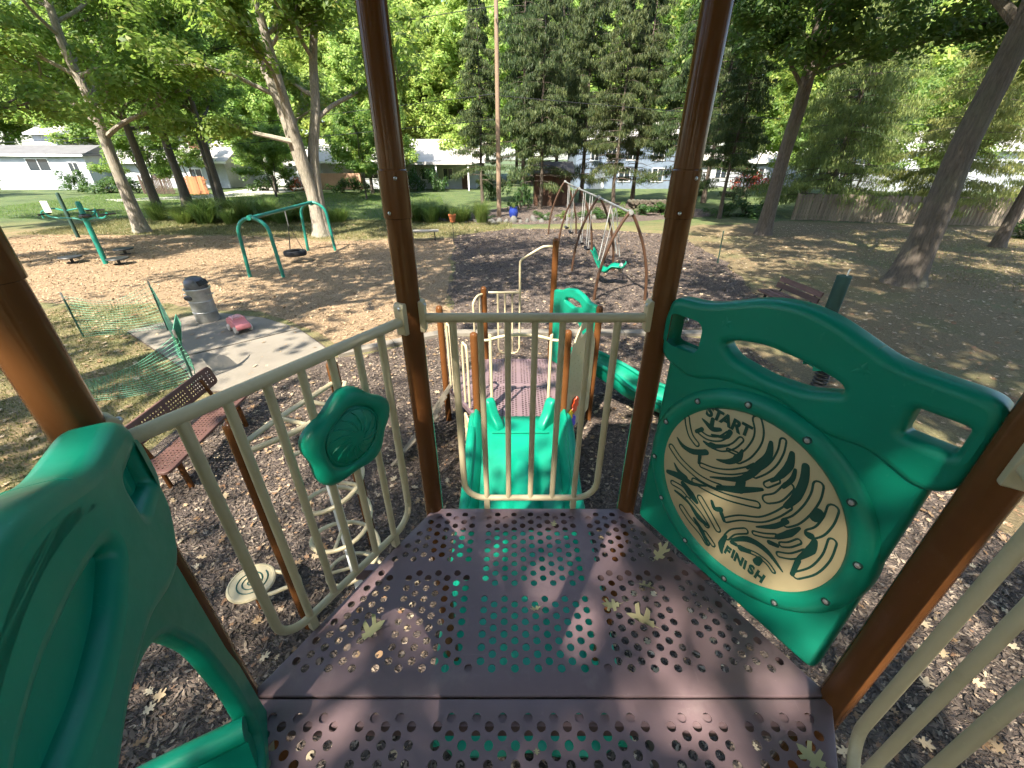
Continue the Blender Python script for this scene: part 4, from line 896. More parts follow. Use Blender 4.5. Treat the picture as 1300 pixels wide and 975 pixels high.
for i in range(len(PP)): fold.tube([PP[i], PP[i].lerp(QQ[i], 0.5)+Vector((0.03, 0, 0.02*math.sin(i))), QQ[i]], 0.008, n=3, caps=False)
for t in [k/14 for k in range(15)]: fold.tube([PP[i].lerp(QQ[i], t) for i in range(len(PP))], 0.008, n=3, caps=False)
fold.build('bunched_fold', 'net', nt, smooth=False)
for x, y, h in ST[:3]:
    s_ = MB().tube([(x, y, 0), (x+0.01, y, h)], 0.018, n=8).build('stake', 'darkgreen', nt); MB().tube([(x+0.01, y, h-0.12), (x+0.01, y, h+0.02)], 0.020, n=8).build('stake_tip', 'steel', s_)

# ------------------------------------------------------------------ benches
def perf_plank(L, W, r=0.012, p=0.046):
    poly = round_poly([(-L/2,-W/2),(L/2,-W/2),(L/2,W/2),(-L/2,W/2)], 0.07, 4)
    nx, ny = int((L-0.1)/p), int((W-0.06)/p); hs = [((i-(nx-1)/2)*p, (j-(ny-1)/2)*p) for i in range(nx) for j in range(ny) if i % 9 not in (8,)]
    return perforated(poly, hs, r, 0, 0.006, 0.035, n=8, cham=0.008)
pb = thing('bench', 'brown perforated steel bench beside the concrete path, below the left rail', 'bench', (-4.02, 4.45, 0), R(93))
perf_plank(1.85, 0.34).xf(Matrix.Translation((0, 0.02, 0.47))).build('seat', 'benchbrown', pb, angle=30)
perf_plank(1.85, 0.26).xf(Matrix.Translation((0, 0.30, 0.76)) @ Matrix.Rotation(R(76), 4, 'X')).build('backrest', 'benchbrown', pb, angle=30)
for x in (-0.65, 0.65):
    MB().tube([(x, -0.08, 0.0), (x, -0.05, 0.44)], 0.032, n=10).build('leg', 'brown', pb); MB().tube([(x, 0.16, 0.0), (x, 0.20, 0.44), (x, 0.31, 0.80)], 0.026, n=10).build('leg', 'brown', pb)
def slat_bench(label, loc, rz, mat, L, back):
    b = thing('bench', label, 'bench', loc, rz)
    for y in ((-0.16, 0.0, 0.16) if back else (-0.22, -0.075, 0.075, 0.22)): MB().box((0, y, 0.45), (L, 0.135, 0.045)).build('seat_slat', mat, b, angle=30)
    if back:
        for k, z in enumerate((0.60, 0.74)): MB().box((0, 0.27+0.05*k, z), (L, 0.035, 0.125), 0, R(-14)).build('back_slat', mat, b, angle=30)
    for x in (-L*0.36, L*0.36):
        MB().box((x, -0.13, 0.21), (0.05, 0.05, 0.43)).build('leg', 'black', b, angle=30); MB().box((x, 0.15, 0.21), (0.05, 0.05, 0.43)).build('leg', 'black', b, angle=30)
        if back: MB().tube([(x, 0.16, 0.42), (x, 0.26, 0.5), (x, 0.36, 0.80)], 0.025, n=8).build('back_support', 'black', b)
    return b
slat_bench('plum-brown slatted bench with backrest on the right beside the dark padded post', (6.80, 10.05, 0), R(-86), 'plumwood', 1.5, True)
slat_bench('grey backless plank bench at the far edge of the wood chips', (-4.25, 20.85, 0), R(9), 'greywood', 1.45, False)
gpst = thing('padded_post', 'dark green padded post with a metal hook on top, beside the plum bench', 'post', (7.29, 9.05, 0))
MB().lathe([(0.135, 0.0), (0.14, 0.02), (0.14, 1.24), (0.13, 1.26), (0.0, 1.262)], 20, cap=False).build('sleeve', 'darkgreen', gpst)
MB().tube([(0.05, 0, 1.25), (0.06, 0, 1.36), (0.075, 0, 1.40)], 0.018, n=8).build('hook', 'steel', gpst)
sk = MB().tube([(7.80, 15.9, 0), (7.74, 15.9, 1.18)], 0.022, n=8).build('stake', 'darkgreen'); tag(sk, 'thin green metal stake at the right edge of the dark mulch', 'stake')
# spring rider glimpsed through the handle slot of the maze panel
sr = thing('spring_rider', 'green spring rider with a cream handle seen through the maze panel slot', 'spring rider', (5.35, 6.3, 0))
me = curve_mesh('body', [round_poly([(-0.35,0.35),(0.30,0.35),(0.42,0.62),(0.30,0.80),(0.16,0.62),(-0.15,0.58),(-0.38,0.72)], 0.07, 5)], 'green', 0.09, 0.04, 3); me.transform(Matrix.Rotation(PI/2, 4, 'X')); link('body', me, sr)
MB().tube([(0.10*math.cos(t), 0.10*math.sin(t), 0.02+0.34*t/(2*PI*5)) for t in [2*PI*5*i/80 for i in range(81)]], 0.018, n=6).build('spring', 'black', sr)
MB().tube([(0.14, -0.24, 0.70), (0.14, 0.24, 0.70)], 0.02, n=8).build('handle', 'cream', sr)

# ------------------------------------------------------------------ outdoor exercise stations
ex = thing('exercise_station', 'green three-armed exercise pole with black step discs on the wood chips', 'exercise station', (-15.38, 15.88, 0), absolute=True)
c0 = Vector((-15.38, 15.88, 0))
MB().lathe([(0.085, 0), (0.085, 2.10), (0.07, 2.16), (0.0, 2.18)], 16, c0, cap=False).build('pole', 'greenpaint', ex)
for k, an in enumerate((-0.25, 2.0, 3.35)):
    d = Vector((math.cos(an), math.sin(an), 0)); z = 1.62
    arm = MB().tube(smooth_path([c0+Vector((0,0,z-0.1)), c0+d*0.35+Vector((0,0,z)), c0+d*0.95+Vector((0,0,z+0.04)), c0+d*1.15+Vector((0,0,z+0.20))], 5), 0.032, n=8).build('arm', 'greenpaint', ex)
    s = Vector((-d.y, d.x, 0)); MB().tube([c0+d*1.15+s*0.28+Vector((0,0,z+0.16)), c0+d*1.15-s*0.28+Vector((0,0,z+0.16))], 0.028, n=8).build('hand_grip', 'black', arm)
MB().sphere(c0+Vector((0.1,-0.05,1.70)), 0.14, 10, 6, (1.6, 1, 0.5)).build('hub_cover', 'black', ex)
for p in ((-16.75, 16.0), (-16.05, 17.6), (-14.75, 15.75)):
    bse = MB().lathe([(0.0, 0.20), (0.33, 0.20), (0.35, 0.22), (0.33, 0.25), (0.0, 0.25)], 20, (p[0], p[1], 0), cap=False).build('step_disc', 'black', ex); MB().tube([(p[0], p[1], 0), (p[0], p[1], 0.21)], 0.05, n=8).build('disc_leg', 'black', bse)
    MB().box((p[0], p[1], 0.02), (0.34, 0.10, 0.04), 0.5).build('disc_foot', 'black', bse, smooth=False)
e2 = thing('exercise_station', 'darker exercise pole with white sign, left of the green three-armed one', 'exercise station', (-21.75, 21.65, 0), absolute=True)
c1 = Vector((-21.75, 21.65, 0)); MB().lathe([(0.08, 0), (0.08, 2.0), (0.05, 2.06), (0.0, 2.07)], 14, c1, cap=False).build('pole', 'darkgreen', e2)
for s in (-1, 1): MB().tube(smooth_path([c1+Vector((0,0,1.25)), c1+Vector((s*0.7, 0.1, 1.35)), c1+Vector((s*1.3, 0.1, 1.2)), c1+Vector((s*1.35, 0.1, 0.9))], 4), 0.035, n=8).build('arm', 'greenpaint', e2)
MB().box(c1+Vector((-0.75, -0.1, 1.45)), (0.34, 0.03, 0.5)).build('sign_board', 'white', e2, angle=30)
# ------------------------------------------------------------------ houses
def house(label, x0, x1, y0, dep, wh, rh, wall, roof, windows=(), doors=(), over=0.5, chimney=None, name='house', hip=False):
    h = thing(name, label, name, ((x0+x1)/2, y0, 0), absolute=True)
    MB().box(((x0+x1)/2, y0+dep/2, wh/2), (x1-x0, dep, wh)).build('wall', wall, h, smooth=False)
    a, b, c, d, yr = x0-over, x1+over, y0-over, y0+dep+over, y0+dep/2; hi = (x1-x0)*0.12 if hip else 0
    t = 0.18; zb = wh-0.02
    V = [(a,c,zb),(b,c,zb),(b,d,zb),(a,d,zb),(a,c,zb+t),(b,c,zb+t),(b,d,zb+t),(a,d,zb+t),(a+hi,yr,wh+rh),(b-hi,yr,wh+rh)]
    F = [(3,2,1,0),(0,1,5,4),(2,3,7,6),(1,2,6,5),(3,0,4,7),(4,5,9,8),(6,7,8,9),(5,6,9),(7,4,8)]
    rf = MB().add(V, F).build('roof', roof, h, smooth=False)
    MB().box(((a+b)/2, c-0.03, zb+t/2), (b-a, 0.05, t+0.06)).build('fascia', 'white', h, smooth=False)
    for x, z, w, hh in windows:
        f = MB()
        for dx, dz, sx, sz in ((0, hh/2, w+0.16, 0.09), (0, -hh/2, w+0.20, 0.10), (-w/2, 0, 0.09, hh), (w/2, 0, 0.09, hh), (0, 0, 0.07, hh)): f.box((x+dx, y0-0.03-(0.012 if sx > sz else 0), z+dz), (sx, 0.07, sz))
        fo = f.build('window', 'white', h, smooth=False)
        for s in (-1, 1): MB().box((x+s*w/4, y0-0.012, z), (w/2-0.08, 0.02, hh-0.09)).build('pane', 'glass', fo, smooth=False)
    for x, w, hh, m in doors: MB().box((x, y0-0.02, hh/2), (w, 0.05, hh)).build('door', m, h, smooth=False)
    if chimney:
        x, w, z = chimney; MB().box((x, yr-1.0, z/2+0.5), (w, w*0.7, z-1.0)).build('chimney', 'brick', rf, smooth=False)
    return h
house('white two-storey house behind the trees at the far left', -63, -45, 63, 9, 6.2, 2.0, 'siding', 'roof', [(-58, 5.0, 1.8, 1.2), (-50, 5.0, 1.8, 1.2)])
house('low pale-blue-white cottage wing with a wide window at the far left', -64, -52, 57, 5.5, 3.7, 1.2, 'siding', 'darkroof', [(-57.8, 2.75, 2.7, 1.35), (-53.6, 2.4, 1.2, 1.2)], [(-60.8, 1.1, 2.2, 'white')], 0.4)
house('long low white wing with brick chimney behind the leaning trees', -51, -37, 60, 8, 2.9, 2.3, 'siding', 'roof', [(-47, 1.7, 1.6, 1.1), (-41, 1.7, 1.6, 1.1)], [], 0.7, (-41.6, 1.6, 6.0))
house('small white garage at the end of the driveway', -37, -28.5, 66, 8, 2.6, 2.0, 'siding', 'roof', [(-30, 1.6, 1.0, 0.9)], [(-33.6, 3.2, 2.2, 'white')], 0.5)
ch = house('long white ranch house with bright roof and shaded porch behind the centre lawn', -24, -4.6, 58.5, 9, 2.95, 2.7, 'siding', 'roof', [(-17.8, 1.8, 2.2, 1.2), (-10.6, 1.7, 1.8, 1.3), (-8.1, 1.7, 1.2, 1.3)], [(-13.6, 1.0, 2.1, 'cedar'), (-5.9, 0.95, 2.1, 'shedwood')], 1.3)
MB().box((-11.0, 56.0, 2.95), (12.6, 2.5, 0.30)).build('porch_roof', 'roof', ch, smooth=False)
for x in (-17, -13, -9, -5.2): MB().box((x, 55.0, 1.4), (0.16, 0.16, 2.8)).build('porch_post', 'white', ch, smooth=False)
MB().box((-22.5, 57.9, 0.9), (7.0, 0.5, 1.8)).build('brick_wall', 'patio', ch, smooth=False)
bh = house('pale blue house with white windows behind the spruces', 8.0, 21.0, 58.5, 9, 5.4, 2.2, 'bluesiding', 'roof', [(10.3, 4.0, 1.0, 1.6), (12.4, 4.0, 1.0, 1.6), (15.0, 4.0, 1.4, 1.5), (18.2, 4.0, 1.4, 1.5), (14.2, 1.6, 1.4, 1.5), (18.4, 1.6, 1.4, 1.5)], [(10.9, 1.6, 2.2, 'white')])
house('white low house right of the blue one behind the trees', 24.5, 38, 62, 8, 2.9, 2.1, 'siding', 'roof', [(28, 1.7, 1.5, 1.2), (33, 1.7, 1.5, 1.2)])
house('white gabled house beyond the wooden fence at the far right', 44, 64, 54, 9, 4.2, 2.6, 'siding', 'roof', [(48, 2.6, 1.4, 1.3), (53, 2.6, 1.4, 1.3), (59, 2.6, 1.4, 1.3)])
sh = thing('shed', 'dark brown wooden shed beneath the spruces', 'shed', (3.3, 37.6, 0), absolute=True)
MB().box((3.3, 38.3, 1.25), (2.9, 2.2, 2.5)).build('wall', 'shedwood', sh, smooth=False)
for k in range(10): MB().box((1.98+0.29*k+0.01, 37.185, 1.22), (0.265, 0.03, 2.42)).build('board', 'shedwood', sh, smooth=False)
MB().add([(1.6,36.9,2.5),(5.0,36.9,2.5),(5.0,39.7,2.5),(1.6,39.7,2.5),(1.6,38.3,3.25),(5.0,38.3,3.25),(1.6,36.9,2.4),(5.0,36.9,2.4),(5.0,39.7,2.4),(1.6,39.7,2.4)], [(0,1,5,4),(2,3,4,5),(0,4,3,9,6),(1,7,8,2,5),(0,6,7,1),(3,2,8,9),(6,9,8,7)]).build('roof', 'darkroof', sh, smooth=False)

# ------------------------------------------------------------------ fences
def picket_fence(label, a, b, h, mat, pw=0.135, gap=0.03, name='fence', pointed=True):
    f = thing(name, label, 'fence', ((a[0]+b[0])/2, (a[1]+b[1])/2, 0), absolute=True)
    a, b = Vector((a[0], a[1], 0)), Vector((b[0], b[1], 0)); d = (b-a); L = d.length; d.normalize(); ang = math.atan2(d.y, d.x); n = int(L/(pw+gap))
    pm = MB(); pl = round_poly([(-pw/2,0.04),(pw/2,0.04),(pw/2,h-0.06),(pw/2-0.035,h),(-pw/2+0.035,h),(-pw/2,h-0.06)], 0, 1)
    pm.add([(x, -0.011, z) for x, z in pl]+[(x, 0.011, z) for x, z in pl], [tuple(range(6)), tuple(reversed(range(6, 12)))]+[(i, 6+i, 6+(i+1) % 6, (i+1) % 6) for i in range(6)])
    me = pm.mesh('picket', mat, smooth=False)
    for k in range(n):
        p = a+d*((k+0.5)*(pw+gap))-f.location; o = link('picket', me, f, loc=(p.x, p.y, rng.uniform(-0.03, 0.02)), rot=(rng.uniform(-0.02, 0.02), rng.uniform(-0.02, 0.02), ang), scale=(1, 1, rng.uniform(0.97, 1.03)))
        o.matrix_parent_inverse = Matrix.Identity(4)
    nn = Vector((-d.y, d.x, 0))
    for z in (0.35, h-0.3): c = (a+b)/2+nn*0.045; MB().box((c.x, c.y, z), (L, 0.05, 0.09), ang).build('rail', mat, f, smooth=False)
    for k in range(int(L/2.4)+1): p = a+d*min(L, 2.4*k)+nn*0.11; MB().box((p.x, p.y, h/2), (0.09, 0.09, h), ang).build('fence_post', mat, f, smooth=False)
    return f
picket_fence('weathered grey picket fence behind the right-hand trees', (18.0, 28.3), (33.5, 23.8), 1.55, 'fencewood')
picket_fence('dark picket fence beside the orange board screen at the far left', (-40.5, 49.8), (-36.6, 49.4), 1.9, 'darkwood', 0.12, 0.06)
picket_fence('orange cedar board screen behind the left tree trunks', (-36.2, 49.3), (-32.6, 49.0), 1.75, 'cedar', 0.30, 0.012)

# utility pole, wires
up = thing('utility_pole', 'tall bare wooden utility pole beside the rock garden', 'utility pole', (-0.88, 30.1, 0))
MB().lathe([(0.155, 0), (0.145, 3), (0.125, 9), (0.115, 11.6), (0.0, 11.62)], 16, cap=False).build('shaft', 'pole', up)
MB().tube([(0, -0.14, 10.2), (0, -0.30, 10.3), (0, -0.30, 10.45)], 0.03, n=6).build('insulator', 'dullsteel', up)
for z, lab, x1, y1, z1 in ((10.9, 'highest overhead wire running left from the utility pole', -75, 44, 8.6), (6.9, 'middle overhead wire running left from the utility pole', -70, 46, 4.7), (5.6, 'lowest overhead wire running left from the utility pole', -70, 44, 3.9), (6.8, 'overhead wire running right from the utility pole', 60, 40, 6.4)):
    P = [(-0.88+(x1+0.88)*t, 30.1+(y1-30.1)*t, z+(z1-z)*t-1.0*math.sin(PI*t)) for t in [i/24 for i in range(25)]]
    tag(MB().tube(P, 0.017, n=4).build('overhead_wire', 'black'), lab, 'wire', 'overhead wires')

# ------------------------------------------------------------------ foliage
def leaf_mesh(name, P, size, mat, up=0.6, aspect=0.62, hang=0.0, seed=0, fold=0.0):
    """one rhombic leaf face per point, mostly facing the sky (up) or hanging (hang)"""
    r = np.random.default_rng(seed); n = len(P); P = np.asarray(P, float)
    N = r.normal(size=(n, 3)); N[:, 2] = np.abs(N[:, 2])+up*2; N /= np.linalg.norm(N, axis=1)[:, None]
    T = r.normal(size=(n, 3)); T[:, 2] -= hang*3; T -= N*(T*N).sum(1)[:, None]; T /= np.linalg.norm(T, axis=1)[:, None]
    if hang > 0:
        T = r.normal(size=(n, 3))*0.35; T[:, 2] -= hang; T /= np.linalg.norm(T, axis=1)[:, None]
        N = r.normal(size=(n, 3)); N -= T*(N*T).sum(1)[:, None]; N /= np.linalg.norm(N, axis=1)[:, None]
    B = np.cross(N, T); L = size*r.uniform(0.6, 1.35, n)[:, None]; W = L*aspect
    V = np.stack([P-T*L*0.5, P-T*L*0.05+B*W*0.5-N*L*fold, P+T*L*0.5-N*L*fold*1.5, P-T*L*0.05-B*W*0.5-N*L*fold], 1).reshape(-1, 3)
    me = bpy.data.meshes.new(name); me.vertices.add(4*n); me.vertices.foreach_set('co', V.astype(np.float32).ravel())
    me.loops.add(4*n); me.loops.foreach_set('vertex_index', np.arange(4*n, dtype=np.int32)); me.polygons.add(n)
    me.polygons.foreach_set('loop_start', np.arange(0, 4*n, 4, dtype=np.int32)); me.update(calc_edges=True); me.validate()
    me.materials.append(MAT[mat]); return me
def crown_points(centres, per, rad, seed, flat=0.7):
    r = np.random.default_rng(seed); C = np.repeat(np.asarray(centres), per, 0); R_ = np.repeat(np.asarray(rad), per)
    d = r.normal(size=(len(C), 3)); d /= np.linalg.norm(d, axis=1)[:, None]; q = r.uniform(0.25, 1.0, len(C))**0.6
    return C+d*(q*R_)[:, None]*np.array([1, 1, flat])
def skeleton(seed, H, hb, rc, r0, forks=1, nl=11, lean=0.0, fork_at=0.0):
    r = random.Random(seed); wood_ = MB(); tips = []
    stems = []
    for s in range(forks):
        a = 2*PI*s/forks+r.uniform(0, 1); sp_ = 0.0 if forks == 1 else rc*0.42; P = []; base = Vector((0.10*r0*forks*math.cos(a), 0.10*r0*forks*math.sin(a), 0))*(0 if forks == 1 else 0.9)
        for k in range(9):
            t = k/8; tt = max(0, (t-fork_at)/(1-fork_at))**1.1; P.append(base+Vector((sp_*tt*math.cos(a)+r.uniform(-.12, .12)*t*2+lean*t*H*0.2, sp_*tt*math.sin(a)+r.uniform(-.12, .12)*t*2, H*0.86*t-(0.15 if k == 0 else 0))))
        rr = r0*(0.72 if forks > 1 else 1.0)
        P2 = smooth_path(P, 4); R2 = [rr*(1-0.86*i/(len(P2)-1))*(1+0.75*math.exp(-i/1.3)) for i in range(len(P2))]
        wood_.tube(P2, R2, n=14 if forks == 1 else 10); stems.append((P2, R2))
    for s, (P2, R2) in enumerate(stems):
        for i in range(nl//forks+1):
            t = (hb/H/0.86)+(1-hb/H/0.86)*((i+r.uniform(0.1, 0.9))/(nl//forks+1))*0.97; k = min(len(P2)-2, int(t*(len(P2)-1))); p = P2[k]
            az = i*2.39996+r.uniform(-0.5, 0.5)+s*1.3; el = R(r.uniform(12, 48)+28*(t-0.4)); Lb = rc*r.uniform(0.62, 1.0)*(1.05-0.62*max(0, t-0.35))
            d = Vector((math.cos(az)*math.cos(el), math.sin(az)*math.cos(el), math.sin(el))); Q = []
            for j in range(6):
                u = j/5; Q.append(p+d*Lb*u+Vector((r.uniform(-1, 1), r.uniform(-1, 1), r.uniform(-.5, .5)))*0.12*Lb*u*0.8-Vector((0, 0, 0.12*Lb*u*u)))
            Q = smooth_path(Q, 3); r1 = R2[k]*0.55; wood_.tube(Q, [max(0.012, r1*(1-0.92*m/(len(Q)-1))) for m in range(len(Q))], n=7)
            for m in (6, 8, 10, 12, 14, 15): tips.append((Q[min(m, len(Q)-1)], 0.5+0.5*m/15))
            for b in range(4):
                m = r.randint(4, 13); q0 = Q[m]; e = (d+Vector((r.uniform(-1, 1), r.uniform(-1, 1), r.uniform(-.5, .6)))*0.9).normalized(); l2 = Lb*r.uniform(0.25, 0.5)
                q1 = q0+e*l2*0.5+Vector((0, 0, 0.04)); q2 = q0+e*l2-Vector((0, 0, 0.1*l2)); wood_.tube([q0, q1, q2], [r1*0.35+0.008, r1*0.2+0.006, 0.006], n=5)
                tips += [(q1, 0.8), (q2, 1.0), (q2+Vector((r.uniform(-.5,.5), r.uniform(-.5,.5), r.uniform(-.3,.2))), 0.9)]
    return wood_, tips
def tree_meshes(seed, H, hb, rc, r0, leafmat_, barkmat, per, leaf, crad, forks=1, nl=11, up=0.25, lean=0.0, keep=1.0, extra=0, fork_at=0.0):
    w, tips = skeleton(seed, H, hb, rc, r0, forks, nl, lean, fork_at); r = random.Random(seed+5)
    tips = [t for t in tips if r.random() < keep]
    for k in range(extra):
        a, b = r.uniform(0, 2*PI), math.asin(r.uniform(-0.75, 1)); q = r.uniform(0.55, 1.0); hz = (H-hb)/2
        tips.append((Vector((rc*q*math.cos(a)*math.cos(b), rc*q*math.sin(a)*math.cos(b), hb+hz+hz*q*math.sin(b))), r.uniform(0.7, 1.0)))
    c = [tuple(p) for p, _ in tips]; rad = [crad*r.uniform(0.55, 1.2)*k for _, k in tips]
    return w.mesh('trunk', barkmat), leaf_mesh('crown', crown_points(c, per, rad, seed), leaf, leafmat_, up, seed=seed, fold=0.12)
def plant_tree(name, label, meshes, loc, rz=0.0, sc=1.0, group='trees around the playground', cat='tree'):
    t = thing(name, label, cat, loc, rz, group); t.scale = (sc,)*3 if isinstance(sc, (int, float)) else sc
    link('trunk', meshes[0], t, loc=(0,0,0)); link('crown', meshes[1], t, loc=(0,0,0)); return t
def spruce_meshes(seed, H, z0, Lmax, r0, mat, per=60, leaf=0.34):
    r = random.Random(seed); w = MB(); P = []
    w.tube([(r.uniform(-.05,.05), r.uniform(-.05,.05), H*k/10-(0.1 if k == 0 else 0)) for k in range(11)], [r0*(1-0.93*k/10)*(1.35 if k == 0 else 1) for k in range(11)], n=10)
    z = z0*0.45
    while z < H*0.98:
        nb = 5 if z > z0 else 3
        for b in range(nb):
            az = r.uniform(0, 2*PI); L = (Lmax*(1-z/H)**0.8+0.25)*r.uniform(0.6, 1.1); dr = r.uniform(0.18, 0.5)
            Q = [Vector((math.cos(az)*L*u, math.sin(az)*L*u, z+0.15*L*u-dr*L*u*u+0.25*L*max(0, u-0.7))) for u in (0, 0.2, 0.4, 0.6, 0.8, 1.0)]
            w.tube(Q, [max(0.006, 0.03*(1-u)) for u in (0, .2, .4, .6, .8, 1)], n=4)
            if z < z0 and r.random() < 0.78: continue
            m = int(per*L/Lmax)+6
            for k in range(m):
                u = r.uniform(0.22, 1.02)**0.75; i = min(4, int(u*5)); p = Q[i].lerp(Q[i+1], u*5-i if u <= 1 else 1); s = L*0.22*(1.1-u*0.6)
                P.append((p.x+r.uniform(-s, s), p.y+r.uniform(-s, s), p.z-abs(r.gauss(0, 0.16))-0.08))
        z += r.uniform(0.24, 0.42)
    return w.mesh('trunk', 'barkdark' if mat == 'spruce' else 'bark'), leaf_mesh('crown', P, leaf, mat, hang=1.0, aspect=0.17, seed=seed)
maple = tree_meshes(1, 18, 4.5, 6.8, 0.30, 'leaf', 'barkpale', 80, 0.22, 1.0, 1, 20, extra=50)
maple2 = tree_meshes(2, 18, 4.8, 6.0, 0.26, 'leaf', 'bark', 80, 0.22, 0.95, 1, 18, extra=45)
multi = tree_meshes(3, 17, 4.0, 6.6, 0.42, 'leaf', 'barkpale', 80, 0.22, 1.0, 3, 20, extra=90, fork_at=0.15)
tall = tree_meshes(14, 18, 6.0, 8.4, 0.40, 'leafdeep', 'bark', 120, 0.20, 1.05, 1, 21, extra=170)
fork = tree_meshes(5, 17, 5.6, 6.5, 0.36, 'leafdeep', 'bark', 120, 0.21, 1.0, 2, 17, extra=170, fork_at=0.52)
yel = tree_meshes(6, 20, 2.2, 7.5, 0.25, 'leafyellow', 'bark', 120, 0.38, 1.5, 1, 17, extra=170)
far = tree_meshes(8, 20, 2.0, 8.0, 0.25, 'leaf', 'bark', 120, 0.40, 1.6, 1, 17, extra=170)
sprA = spruce_meshes(21, 19, 4.8, 3.4, 0.17, 'spruce', 420, 0.27)
sprB = spruce_meshes(22, 17, 4.3, 3.0, 0.14, 'spruce', 380, 0.26)
hem = spruce_meshes(23, 15, 1.1, 4.8, 0.24, 'hemlock', 380, 0.27)

under = tree_meshes(7, 8.5, 1.6, 3.4, 0.11, 'leaf', 'bark', 75, 0.20, 0.8, 2, 13, extra=70)
plant_tree('maple_tree', 'leaning pale-barked maple behind the exercise poles', maple, (-19.9, 23.4, 0), 0.6)
plant_tree('maple_tree', 'second dark trunk behind the leaning pale maple', maple2, (-24.2, 30.5, 0), 2.0, 1.05)
plant_tree('maple_tree', 'thick trunk left of the orange board screen', maple2, (-26.8, 37.0, 0), 4.0, (1.3, 1.3, 1.1))
plant_tree('maple_tree', 'thin twin trunk in front of the orange board screen', maple2, (-25.2, 38.5, 0), 1.0, (0.7, 0.7, 1.0))
plant_tree('maple_tree', 'dark slim trunk between the orange screen and the driveway', maple2, (-20.9, 32.4, 0), 5.2, (0.9, 0.9, 1.05))
plant_tree('maple_tree', 'large multi-stemmed pale maple left of the front left post', multi, (-9.7, 22.2, 0), 0.3, 1.0)
plant_tree('maple_tree', 'maple overhanging the far left edge', maple, (-30.0, 24.0, 0), 3.4, 1.05)
plant_tree('maple_tree', 'maple whose crown fills the upper left corner', maple2, (-19.5, 14.5, 0), 1.4, 0.95)
plant_tree('shade_tree', 'massive bare-trunked shade tree on the right beyond the maze panel', tall, (12.5, 13.1, 0), 0.0, (1.0, 1.0, 1.0))
plant_tree('shade_tree', 'forked shade tree between the swing set and the wooden fence', fork, (13.1, 22.6, 0), 2.6, 1.05)
plant_tree('shade_tree', 'slim leaning tree at the far right edge', maple2, (21.8, 19.2, 0), 0.4, (0.8, 0.8, 1.0))
for k, (x, y, s, lab) in enumerate(((-34.0, 43.0, 0.9, 'small leafy tree left of the orange board screen'), (-14.2, 44.0, 0.95, 'small leafy tree right of the multi-stemmed maple'), (-58.0, 43.0, 1.1, 'small leafy tree at the left edge before the cottage'), (-39.5, 56.5, 1.0, 'small leafy tree before the brick chimney'), (-31.5, 60.0, 1.0, 'small leafy tree beside the garage door'), (-24.0, 46.0, 0.8, 'small leafy tree between driveway and patio wall'), (23.5, 46.0, 1.1, 'small leafy tree right of the blue house corner'), (37.0, 40.0, 1.2, 'small leafy tree behind the right end of the fence'), (30.0, 40.0, 1.1, 'small leafy tree before the white low house'))):
    plant_tree('understory_tree', lab, under, (x, y, 0), k*1.4, s, 'small trees among the houses')
for k, (x, y, m, s, lab) in enumerate(((-2.6, 39.5, sprB, 0.95, 'spruce with slim grey trunk left of the utility pole'), (0.9, 37.4, sprA, 1.0, 'spruce right behind the blue pot and utility pole'), (2.2, 34.8, sprB, 1.0, 'spruce in front of the brown shed'), (6.2, 40.5, sprA, 1.05, 'dark spruce right of the brown shed'), (8.3, 37.0, sprB, 1.05, 'spruce in front of the blue house door'), (10.4, 39.0, sprA, 0.95, 'spruce in front of the blue house windows'), (12.6, 36.0, sprB, 1.0, 'spruce left of the right front post'), (13.6, 29.0, sprB, 0.8, 'small spruce right of the right front post'), (4.4, 46.0, sprA, 1.1, 'taller spruce behind the brown shed'), (17.0, 40.0, sprA, 1.1, 'dark spruce behind the forked shade tree'), (26.0, 36.0, sprA, 1.0, 'dark spruce behind the wooden fence'))):
    plant_tree('spruce_tree', lab, m, (x, y, 0), k*1.7, s, 'spruces behind the swing set')
for k, (x, y, s, lab) in enumerate(((21.5, 30.8, 1.0, 'light green hemlock drooping over the left end of the fence'), (27.0, 28.5, 0.9, 'light green hemlock drooping over the fence, behind the massive trunk'), (34.5, 27.0, 1.0, 'light green hemlock at the far right above the fence'))):
    plant_tree('hemlock_tree', lab, hem, (x, y, 0), k*2.1, s, 'hemlocks along the fence')
bgl = ['far left', 'left', 'left of the white garage', 'behind the white garage', 'behind the left end of the ranch house', 'behind the ranch house roof', 'behind the middle of the ranch house', 'behind the right end of the ranch house', 'behind the utility pole', 'behind the brown shed', 'behind the blue house', 'right of the blue house', 'behind the white low house', 'behind the fence', 'far right']
for k, x in enumerate((-86, -70, -55, -42, -31, -22, -13, -5, 3, 10, 19, 29, 41, 54, 70)):
    m = (far, yel)[1 if (-32 < x < 8) or k % 4 == 1 else 0]; y = 74+6*math.sin(k*2.1)
    plant_tree('background_tree', ('bright yellow-green' if m is yel else 'mid-green')+' background tree '+bgl[k], m, (x, y, 0), k*1.3, (1.15, 1.15, 1.22+0.15*math.sin(k*3.0)), 'background trees')
for k, (x, y, lab) in enumerate(((-15.5, 50.5, 'yellow-green tree left of the ranch house porch, behind the post'), (-27, 52, 'yellow-green tree beside the driveway'), (-6.5, 68, 'tall yellow-green tree just behind the ranch house'), (31, 48, 'yellow-green tree behind the forked shade tree'))):
    plant_tree('background_tree', lab, yel, (x, y, 0), k*2.2, (0.62, 0.62, 0.72) if k < 2 else 1.0, 'background trees')
